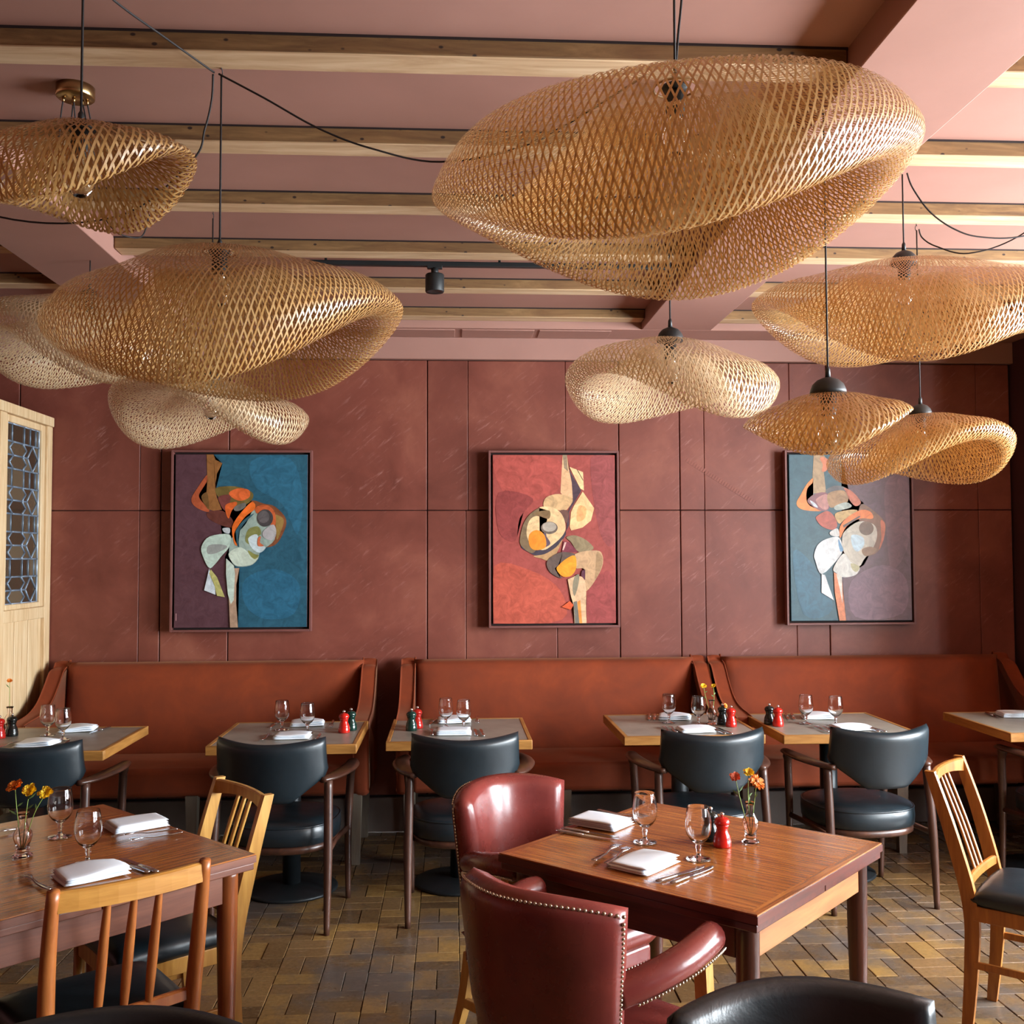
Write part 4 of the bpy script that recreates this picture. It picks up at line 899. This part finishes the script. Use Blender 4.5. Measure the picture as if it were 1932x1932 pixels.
A3 = [('#5c3a44', [(680, 100), (690, 420), (900, 600), (1100, 900), (900, 1250), (670, 1380), (670, 1500), (700, 1825), (1410, 1825), (1410, 100)], 0), ('#6e4852', [(1150, 400), (1380, 350), (1390, 1000), (1200, 1300), (1150, 900)], 1), ('#735060', [(760, 1420), (1100, 1250), (1350, 1400), (1300, 1750), (800, 1780)], 1), ('#255a70', [(150, 1100), (400, 1300), (560, 1700), (250, 1750)], 1),
 ('#a58a64', [(385, 108), (490, 108), (545, 180), (490, 280), (510, 500), (360, 510), (370, 300)], 0), ('#d07a50', [(480, 130), (545, 170), (520, 270), (470, 280), (480, 210), (450, 150)], 1), ('#e8822e', [(370, 350), (300, 420), (240, 520), (195, 600), (215, 655), (300, 685), (460, 690), (340, 640), (300, 570), (310, 460), (365, 400)], 1),
 ('#7c4a50', [(310, 580), (400, 510), (530, 510), (540, 660), (460, 690), (360, 640)], 1), ('#b07a72', [(410, 560), (520, 520), (530, 660), (470, 670), (410, 610)], 1), ('#b9c4cc', [(335, 580), (390, 610), (420, 655), (370, 635)], 1), ('#5a5a5c', [(510, 470), (600, 430), (700, 440), (740, 480), (620, 490), (520, 510)], 1), ('#a07c50', [(530, 510), (700, 480), (740, 590), (600, 650), (540, 640)], 1),
 ('#b8603c', [(700, 450), (790, 490), (880, 600), (820, 640), (760, 580), (720, 490)], 1), ('#a8b4aa', [(600, 640), (720, 600), (780, 640), (720, 670), (610, 680)], 1), ('#a8482e', [(410, 740), (520, 690), (600, 760), (620, 850), (560, 885), (460, 850), (400, 780)], 1), ('#c2a262', [(600, 720), (740, 680), (840, 690), (700, 780), (640, 820)], 1),
 ('#7c5234', [(880, 620), (1000, 680), (1130, 810), (1120, 960), (1060, 1100), (960, 1150), (870, 1120), (900, 900), (850, 760)], 1), ('#c46a44', [(1085, 790), (1133, 830), (1115, 980), (1060, 1095), (1090, 960)], 1), ('#c2beae', [(700, 900), (850, 800), (1010, 830), (1045, 940), (1000, 1070), (900, 1190), (850, 1260), (760, 1220), (680, 1100), (670, 980)], 1),
 ('#ee7a1c', [(650, 850), (740, 750), (880, 680), (980, 700), (1000, 770), (860, 770), (720, 850), (650, 970)], 1), ('#5a4430', [(680, 840), (860, 740), (870, 752), (690, 865)], 0), ('#6e5238', circ(930, 870, 78, 72), 1), ('#b8d2de', [(770, 940), (890, 960), (900, 1050), (830, 1110), (780, 1060)], 1), ('#8c6844', [(880, 1090), (960, 1060), (1040, 1090), (960, 1150), (900, 1150)], 1),
 ('#c8ccca', [(540, 910), (620, 870), (640, 950), (560, 945)], 1), ('#d4dcde', [(500, 980), (630, 960), (670, 1060), (640, 1160), (450, 1340), (380, 1200), (370, 1140), (410, 1040)], 1), ('#5f90b8', [(630, 980), (655, 1030), (680, 1090), (650, 1110), (630, 1040)], 1), ('#cfd2cc', [(570, 1280), (680, 1130), (760, 1220), (850, 1265), (820, 1340), (740, 1370), (660, 1370), (600, 1330)], 1), ('#b0ac82', [(760, 1230), (850, 1265), (815, 1320), (770, 1290)], 1),
 ('#d8804e', [(575, 1320), (660, 1370), (665, 1500), (695, 1820), (625, 1820), (580, 1520)], 0), ('#d4d2c6', [(600, 1340), (660, 1365), (660, 1640), (630, 1480)], 0), ('#dfe6ea', [(445, 1340), (480, 1350), (520, 1470), (570, 1610), (440, 1530)], 0)]
make_painting('framed abstract figure painting in teal and plum partly behind a lamp', 2.002, 2.793, 1.19, 2.24, (120, 105, 1405, 1820), '#27525f', A3)

# ================================================================== TABLEWARE
def goblet_mesh():
    o = [(0, .0008), (.030, .0008), (.0345, .002), (.034, .0035), (.018, .006), (.0075, .010), (.0055, .018), (.0062, .028), (.0085, .0345), (.0065, .040), (.012, .046), (.024, .056), (.033, .070), (.0365, .088), (.0362, .105), (.0335, .125), (.0305, .145), (.0303, .1462)]
    i = [(.0295, .1458), (.0293, .145), (.0322, .125), (.0348, .105), (.0351, .088), (.0316, .071), (.0226, .058), (.010, .050), (0, .0485)]
    return MB().lathe(o+i, 32, cap=False)
GOB = None
def goblet(x, y, z, label):
    global GOB
    if GOB is None: GOB = goblet_mesh().build('goblet', 'clear_glass'); o = GOB
    else: o = GOB.copy(); COL.objects.link(o)
    o.location = (x, y, z+.0005); return tag(o, label, 'glass', 'stemmed glass goblets on the tables')
NAPS = {}
def napkin(x, y, z, rz, label, kind=0, sx=.17, sy=.125):
    if kind not in NAPS:
        m = MB(); rs = random.Random(40+kind); lay = 4 if kind == 0 else 3
        for k in range(lay):
            ox, oy = rs.uniform(-.004, .004), rs.uniform(-.004, .004); ph = rs.uniform(0, 6); L = 1-.02*k
            amp = (.0015, .007, .004)[kind]
            def f(a, b, k=k, ox=ox, oy=oy, ph=ph, L=L):
                zz = .0035+.0062*k+amp*(k+1)/lay*(math.sin(a*2.2+ph*.2+b)+.9)*(.5+.5*math.cos(b*1.3))
                return Vector((a*sx/2*L+ox, b*sy/2*L+oy, zz))
            m.pillow(f, lambda a, b: .0072, 12, 8, 10)
        NAPS[kind] = m.build('napkin', 'linen'); o = NAPS[kind]
    else: o = NAPS[kind].copy(); COL.objects.link(o)
    o.location = (x, y, z+.0008); o.rotation_euler = (0, 0, rz); return tag(o, label, 'napkin', 'folded white napkins')
FK = KN = None
def fork(x, y, z, rz, label, tilt=0.0):
    """local +y points at the tines"""
    global FK
    if FK is None:
        m = MB()
        cl = lambda u: .0045+.010*math.sin(math.pi*min(1, max(0, (u-.45)/.55)))*0.55+.004*(1-u)**4
        hw = [(0, .0075), (.15, .0085), (.35, .0055), (.58, .0035), (.66, .0045), (.74, .0105), (.80, .0115)]
        def wd(u):
            for (a, b), (c, d) in zip(hw, hw[1:]):
                if u <= c: return b+(d-b)*(u-a)/(c-a)
            return hw[-1][1]
        us = [i/26*.80 for i in range(27)]
        rings = [[Vector((sx*wd(u), -.095+.19*u, cl(u)+sz*.0011)) for sx, sz in ((-1, -1), (1, -1), (1, 1), (-1, 1))] for u in us]; loft(m, rings)
        for k in range(4):
            x0 = (-.0092+.00613*k)
            loft(m, [[Vector((x0+sx*(.0019-.0006*j/6), -.095+.19*(.79+.21*j/6), cl(.79+.21*j/6)+sz*.0009)) for sx, sz in ((-1, -1), (1, -1), (1, 1), (-1, 1))] for j in range(7)])
        FK = m.build('fork', 'steel'); o = FK
    else: o = FK.copy(); COL.objects.link(o)
    o.location = (x, y, z+.001); o.rotation_euler = (0, tilt, rz); return tag(o, label, 'fork', 'steel forks')
def knife(x, y, z, rz, label):
    global KN
    if KN is None:
        m = MB()
        m.tube([(0, -.105, .0045), (0, -.09, .0047), (0, -.04, .0042), (0, -.012, .0040)], [(.006, .003), (.0085, .0038), (.007, .0034), (.0062, .003)], 12)
        pl = [(-.0062, 0), (.0062, 0), (.0085, .03), (.0088, .07), (.006, .095), (0, .108), (-.004, .104), (-.0055, .06)]
        m.prism([(a, b-.014) for a, b in pl], .0018, lambda q: q+Vector((0, 0, .0030)))
        KN = m.build('knife', 'steel'); o = KN
    else: o = KN.copy(); COL.objects.link(o)
    o.location = (x, y, z+.0005); o.rotation_euler = (0, 0, rz); return tag(o, label, 'knife', 'steel table knives')
def mill(x, y, z, mat, label, s=1.0):
    t = thing('pepper_mill', label, 'pepper mill', (x, y, z+.0005), 0, 'small pepper mills')
    S = lambda p: [(a*s, b*s) for a, b in p]
    MB().lathe(S([(0, 0), (.0255, 0), (.0262, .003), (.0262, .018), (.0245, .021), (.0252, .024), (.0225, .034), (.0172, .046), (.0165, .052), (.019, .060), (.0205, .0645)]), 28).build('mill_body', mat, t)
    MB().lathe(S([(.018, .0648), (.0222, .066), (.0232, .071), (.0215, .078), (.015, .084), (.006, .0865), (0, .087)]), 28).build('mill_head', mat, t)
    MB().lathe(S([(0, .086), (.003, .0865), (.0032, .089), (.0062, .0915), (.0068, .0955), (.0045, .0995), (0, .1005)]), 16).build('knob', 'chrome', t)
    return t
def vase(x, y, z, label, s=1.0):
    t = thing('bud_vase', label, 'vase', (x, y, z+.0005), 0, 'little glass bud vases')
    o = [(0, .0006), (.024, .0006), (.0262, .003), (.025, .007), (.017, .011), (.0155, .015), (.0185, .019), (.0165, .023), (.0185, .027), (.0165, .031), (.021, .041), (.0245, .054), (.023, .066), (.0165, .077), (.0115, .086), (.0105, .097), (.012, .109), (.0155, .1165), (.0158, .118)]
    i = [(.0145, .1178), (.0108, .109), (.0092, .097), (.0100, .087), (.0148, .078), (.0212, .066), (.0225, .054), (.019, .041), (.0142, .031), (.012, .022), (0, .0195)]
    MB().lathe([(a*s, b*s) for a, b in o+i], 28, cap=False).build('vase_body', 'pink_glass', t); return t
def flower(base, tip, mat, label, kind='ruffle', size=.018, leaves=2, seed=1):
    rs = random.Random(seed); b, p = Vector(base), Vector(tip); t = thing('flower', label, 'flower', b, 0, 'cut flowers in bud vases')
    d = p-b; mid = d*.55+Vector((rs.uniform(-.006, .006), rs.uniform(-.006, .006), .012))
    path = spline([(0, 0, 0), mid, d], 8); MB().tube(path, .0012, 6).build('stem', 'stem', t)
    m = MB(); layers = ((9, 1.0, .15), (8, .78, .55), (6, .5, 1.0)) if kind == 'ruffle' else ((16, 1.0, -.15), (14, .8, .12))
    ax = (d-mid).normalized(); ax = (ax*.5+Vector((rs.uniform(-.4, .4), -.55, rs.uniform(.0, .5)))).normalized(); q = ax.to_track_quat('Z', 'Y').to_matrix()
    for n, L, lift in layers:
        for k in range(n):
            a = 2*math.pi*k/n+rs.uniform(-.15, .15); ln = size*1.3*L*rs.uniform(.85, 1.12); w_ = ln*(.62 if kind == 'ruffle' else .30)
            cs = Vector((math.cos(a), math.sin(a), 0)); sd = Vector((-math.sin(a), math.cos(a), 0)); z = Vector((0, 0, 1))
            pts = []
            for j, (r_, wf_) in enumerate(((.08, .2), (.5, .9), (.85, 1.0), (1.0, .45))):
                for sg in (-1, 0, 1): pts.append(q @ (cs*(ln*r_)+sd*(sg*w_*wf_*.5)+z*(lift*ln*r_*.8+(abs(sg)*.12+rs.uniform(-.06, .06))*ln))+d)
            m.add(pts, [(3*j+s_, 3*j+s_+1, 3*j+s_+4, 3*j+s_+3) for j in range(3) for s_ in range(2)], True)
    bl = m.build('bloom', mat, t)
    if kind != 'ruffle': MB().lathe([(size*.34, 0), (size*.30, size*.18), (0, size*.26)], 10, d, q).build('flower_heart', 'petal_heart', bl)
    for k in range(leaves):
        u = .45+.4*rs.random(); c = path[int(u*(len(path)-1))]; a = rs.uniform(0, 6.28); dr = Vector((math.cos(a), math.sin(a)*.5, .7)).normalized(); L = rs.uniform(.016, .03); s_ = dr.cross(Vector((0, 1, 0))).normalized()*.0028
        MB().add([c, c+dr*L*.5+s_, c+dr*L, c+dr*L*.5-s_, c+dr*L*.5+Vector((0, -.0008, .0006))], [(0, 1, 4), (1, 2, 4), (2, 3, 4), (3, 0, 4)], True).build('leaf', 'leaf', t)
    return t

ZB, ZW = .75, .76
# --- left grey table by the screen
mill(-2.150, 5.05, ZB, 'mill_red', 'red pepper mill at the left edge, on the table by the oak screen', 1.08); mill(-2.118, 5.115, ZB, 'mill_black', 'black pepper mill at the left edge, behind the red mill by the oak screen', 1.08)
goblet(-1.945, 5.104, ZB, 'left goblet of two on the table by the oak screen'); goblet(-1.829, 4.985, ZB, 'right goblet of two on the table by the oak screen')
napkin(-1.85, 5.24, ZB, R_(8), 'rumpled white napkin at the far side of the table by the oak screen', 1); napkin(-1.89, 4.84, ZB, R_(-4), 'rumpled white napkin at the near side of the table by the oak screen', 1)
fork(-2.02, 4.83, ZB, R_(-12), 'fork left of the near napkin on the table by the oak screen'); knife(-1.775, 4.85, ZB, R_(6), 'knife right of the near napkin on the table by the oak screen'); knife(-1.74, 5.22, ZB, R_(170), 'knife beside the far napkin on the table by the oak screen')
v0 = vase(-2.165, 5.20, ZB, 'bud vase at the far left corner, cut off by the left edge', 1.08); flower((-2.165, 5.20, .782), (-2.165, 5.19, 1.005), 'petal_orange', 'thin orange sprig against the oak screen at the left edge', 'ruffle', .010, 1, 11)
# --- second grey table
goblet(-.839, 5.168, ZB, 'left goblet of two on the table with the bright red mill, left bench'); goblet(-.700, 5.065, ZB, 'right goblet of two on the table with the bright red mill, left bench')
napkin(-.735, 5.32, ZB, R_(6), 'rumpled napkin on the far side of the second table from the left', 1); napkin(-.755, 4.955, ZB, R_(0), 'white napkin on the near side of the second table from the left', 2)
fork(-.875, 4.95, ZB, R_(-4), 'fork left of the near napkin on the second table from the left', ); knife(-.632, 4.95, ZB, R_(2), 'knife right of the near napkin on the second table from the left'); knife(-.90, 5.33, ZB, R_(176), 'knife left of the far napkin on the second table from the left'); fork(-.61, 5.32, ZB, R_(182), 'fork right of the far napkin on the second table from the left')
mill(-.525, 5.081, ZB, 'mill_red', 'bright red pepper mill at the right end of the left bench', 1.08); mill(-.497, 5.150, ZB, 'mill_green', 'dark green pepper mill half hidden behind the bright red one', 1.08)
# --- third grey table
mill(-.199, 5.117, ZB, 'mill_green', 'dark green pepper mill at the left end of the middle bench', 1.08); mill(-.172, 5.185, ZB, 'mill_red', 'red pepper mill hidden behind the dark green one', 1.08)
goblet(-.03, 5.182, ZB, 'left goblet of two on the table at the left end of the middle bench'); goblet(.059, 5.112, ZB, 'right goblet of two on the table at the left end of the middle bench')
napkin(.012, 5.36, ZB, R_(2), 'white napkin at the far side of the third table from the left', 1); napkin(.010, 5.00, ZB, R_(-2), 'white napkin at the near side of the third table from the left', 0)
knife(-.10, 5.34, ZB, R_(172), 'knife left of the far napkin on the third table from the left'); fork(.132, 5.39, ZB, R_(180), 'fork right of the far napkin on the third table from the left'); fork(-.095, 5.03, ZB, R_(0), 'fork left of the near napkin on the third table from the left'); knife(.115, 5.02, ZB, R_(2), 'left knife beside the near napkin on the third table from the left'); knife(.145, 5.015, ZB, R_(3), 'right knife beside the near napkin on the third table from the left')
# --- fourth grey table
goblet(1.112, 5.239, ZB, 'left goblet of two on the grey table with the bud vase'); goblet(1.243, 5.145, ZB, 'right goblet of two on the grey table with the bud vase')
napkin(1.17, 5.37, ZB, R_(-14), 'rumpled white napkin behind the left goblet on the grey table with the bud vase', 1); napkin(1.186, 4.98, ZB, R_(3), 'white napkin at the near side of the grey table with the bud vase', 2)
for k, (x, y) in enumerate([(1.045, 5.41), (1.072, 5.405), (1.098, 5.40)]): knife(x, y, ZB, R_(168), '%s of three dark-handled knives on the grey table with the bud vase' % ('left', 'middle', 'right')[k])
fork(1.052, 5.015, ZB, R_(0), 'left fork of two on the grey table with the bud vase'); fork(1.083, 5.01, ZB, R_(-2), 'right fork of two on the grey table with the bud vase'); knife(1.292, 4.98, ZB, R_(8), 'left knife beside the near napkin on the grey table with the bud vase'); knife(1.322, 4.975, ZB, R_(9), 'right knife beside the near napkin on the grey table with the bud vase')
vase(1.318, 5.172, ZB, 'bud vase with drooping flowers on the grey table by the bench join', 1.05)
flower((1.316, 5.172, .775), (1.275, 5.165, .945), 'petal_yellow', 'yellow flower leaning left on the grey table by the bench join', 'ruffle', .012, 2, 21); flower((1.319, 5.172, .775), (1.325, 5.16, .945), 'petal_yellow', 'small upright flower on the grey table by the bench join', 'ruffle', .011, 2, 22)
flower((1.321, 5.172, .775), (1.385, 5.16, .845), 'petal_orange', 'wilted flower drooping right over the bud vase by the bench join', 'ruffle', .010, 1, 23)
mill(1.374, 5.175, ZB, 'mill_black', 'black pepper mill right of the bud vase at the middle bench', 1.05); mill(1.399, 5.105, ZB, 'mill_red', 'red pepper mill right of the bud vase at the middle bench', 1.05)
# --- fifth grey table
mill(1.612, 5.162, ZB, 'mill_black', 'black pepper mill on the table at the right bench', 1.05); mill(1.636, 5.097, ZB, 'mill_red', 'red pepper mill on the table at the right bench', 1.05)
goblet(1.798, 5.15, ZB, 'left goblet of two on the table at the right bench'); goblet(1.929, 5.09, ZB, 'right goblet of two on the table at the right bench')
napkin(1.925, 5.33, ZB, R_(-12), 'rumpled white napkin behind the goblets on the table at the right bench', 1); napkin(1.955, 4.975, ZB, R_(4), 'white napkin at the near side of the table at the right bench', 2)
for k, (x, y) in enumerate([(1.772, 5.365), (1.802, 5.36)]): knife(x, y, ZB, R_(166), '%s of two knives left of the far napkin on the table at the right bench' % ('left', 'right')[k])
fork(1.805, 4.965, ZB, R_(2), 'left fork of two on the table at the right bench'); fork(1.84, 4.96, ZB, R_(1), 'right fork of two on the table at the right bench'); knife(2.045, 4.975, ZB, R_(8), 'left knife of two on the table at the right bench'); knife(2.075, 4.97, ZB, R_(9), 'right knife of two on the table at the right bench')
# --- sixth grey table
napkin(2.98, 5.30, ZB, R_(-8), 'neatly folded white napkin in the dark right corner', 0); knife(2.868, 5.315, ZB, R_(172), 'knife left of the napkin in the dark right corner'); goblet(2.99, 5.165, ZB, 'goblet cut off by the right edge')
# --- right wooden table
goblet(.568, 3.027, ZW, 'left goblet of two on the wooden table with the red mill'); goblet(.684, 2.849, ZW, 'right goblet of two on the wooden table with the red mill')
mill(.767, 3.040, ZW, 'mill_black', 'black pepper mill behind the red one on the wooden table', .98); mill(.784, 2.973, ZW, 'mill_red', 'red pepper mill in the middle of the wooden table', .98)
vase(.877, 3.005, ZW, 'bud vase with three flowers on the wooden table')
flower((.875, 3.003, .783), (.828, 2.985, .955), 'petal_red', 'coral flower leaning left on the wooden table', 'ruffle', .013, 2, 31); flower((.878, 3.006, .783), (.868, 2.985, .968), 'petal_yellow', 'yellow flower standing highest on the wooden table', 'ruffle', .012, 2, 32); flower((.879, 3.004, .783), (.888, 2.972, .945), 'petal_orange', 'orange daisy-like flower on the wooden table', 'daisy', .019, 2, 33)
napkin(.467, 3.232, ZW, R_(-40), 'thickly folded white napkin in front of the far red armchair', 0); napkin(.520, 2.802, ZW, R_(46), 'folded white napkin in front of the nearer red armchair', 2, )
knife(.425, 3.130, ZW, R_(-127), 'inner knife beside the far napkin on the wooden table'); knife(.405, 3.105, ZW, R_(-127), 'outer knife beside the far napkin on the wooden table')
fork(.530, 3.315, ZW, R_(-128), 'inner fork beyond the far napkin on the wooden table'); fork(.555, 3.335, ZW, R_(-128), 'outer fork beyond the far napkin on the wooden table')
fork(.437, 2.914, ZW, R_(-31), 'outer fork left of the near napkin on the wooden table'); fork(.466, 2.884, ZW, R_(-30), 'inner fork left of the near napkin on the wooden table')
knife(.612, 2.722, ZW, R_(-52), 'inner knife right of the near napkin on the wooden table'); knife(.640, 2.712, ZW, R_(-47), 'outer knife right of the near napkin on the wooden table')
# --- left wooden table
vase(-1.211, 3.009, ZW, 'bud vase with yellow and orange flowers on the left wooden table', 1.05)
flower((-1.213, 3.006, .783), (-1.225, 2.985, .962), 'petal_orange', 'orange flower leaning left on the left wooden table', 'ruffle', .017, 2, 41); flower((-1.210, 3.007, .783), (-1.185, 2.985, .950), 'petal_yellow', 'yellow flower in the middle on the left wooden table', 'ruffle', .016, 3, 42); flower((-1.208, 3.008, .783), (-1.140, 2.985, .942), 'petal_yellow', 'yellow flower leaning right on the left wooden table', 'ruffle', .016, 2, 43)
goblet(-1.182, 3.21, ZW, 'far goblet of two on the left wooden table'); goblet(-1.003, 2.929, ZW, 'near goblet of two on the left wooden table')
napkin(-.985, 3.31, ZW, R_(35), 'white napkin at the far side of the left wooden table', 0); napkin(-.955, 2.815, ZW, R_(36), 'white napkin just behind the rail of the spindle-back chair', 1)
fork(-.925, 3.190, ZW+.0075, R_(112), 'upper fork crossing below the far napkin on the left wooden table', ); fork(-.900, 3.165, ZW, R_(122), 'lower fork crossing below the far napkin on the left wooden table')
knife(-.885, 2.895, ZW, R_(48), 'left knife right of the near napkin on the left wooden table'); knife(-.860, 2.900, ZW, R_(46), 'right knife right of the near napkin on the left wooden table')
fork(-1.075, 2.755, ZW, R_(42), 'fork left of the spindle-back chair on the left wooden table'); fork(-1.40, 3.225, ZW, R_(-35), 'fork at the left edge of the left wooden table')
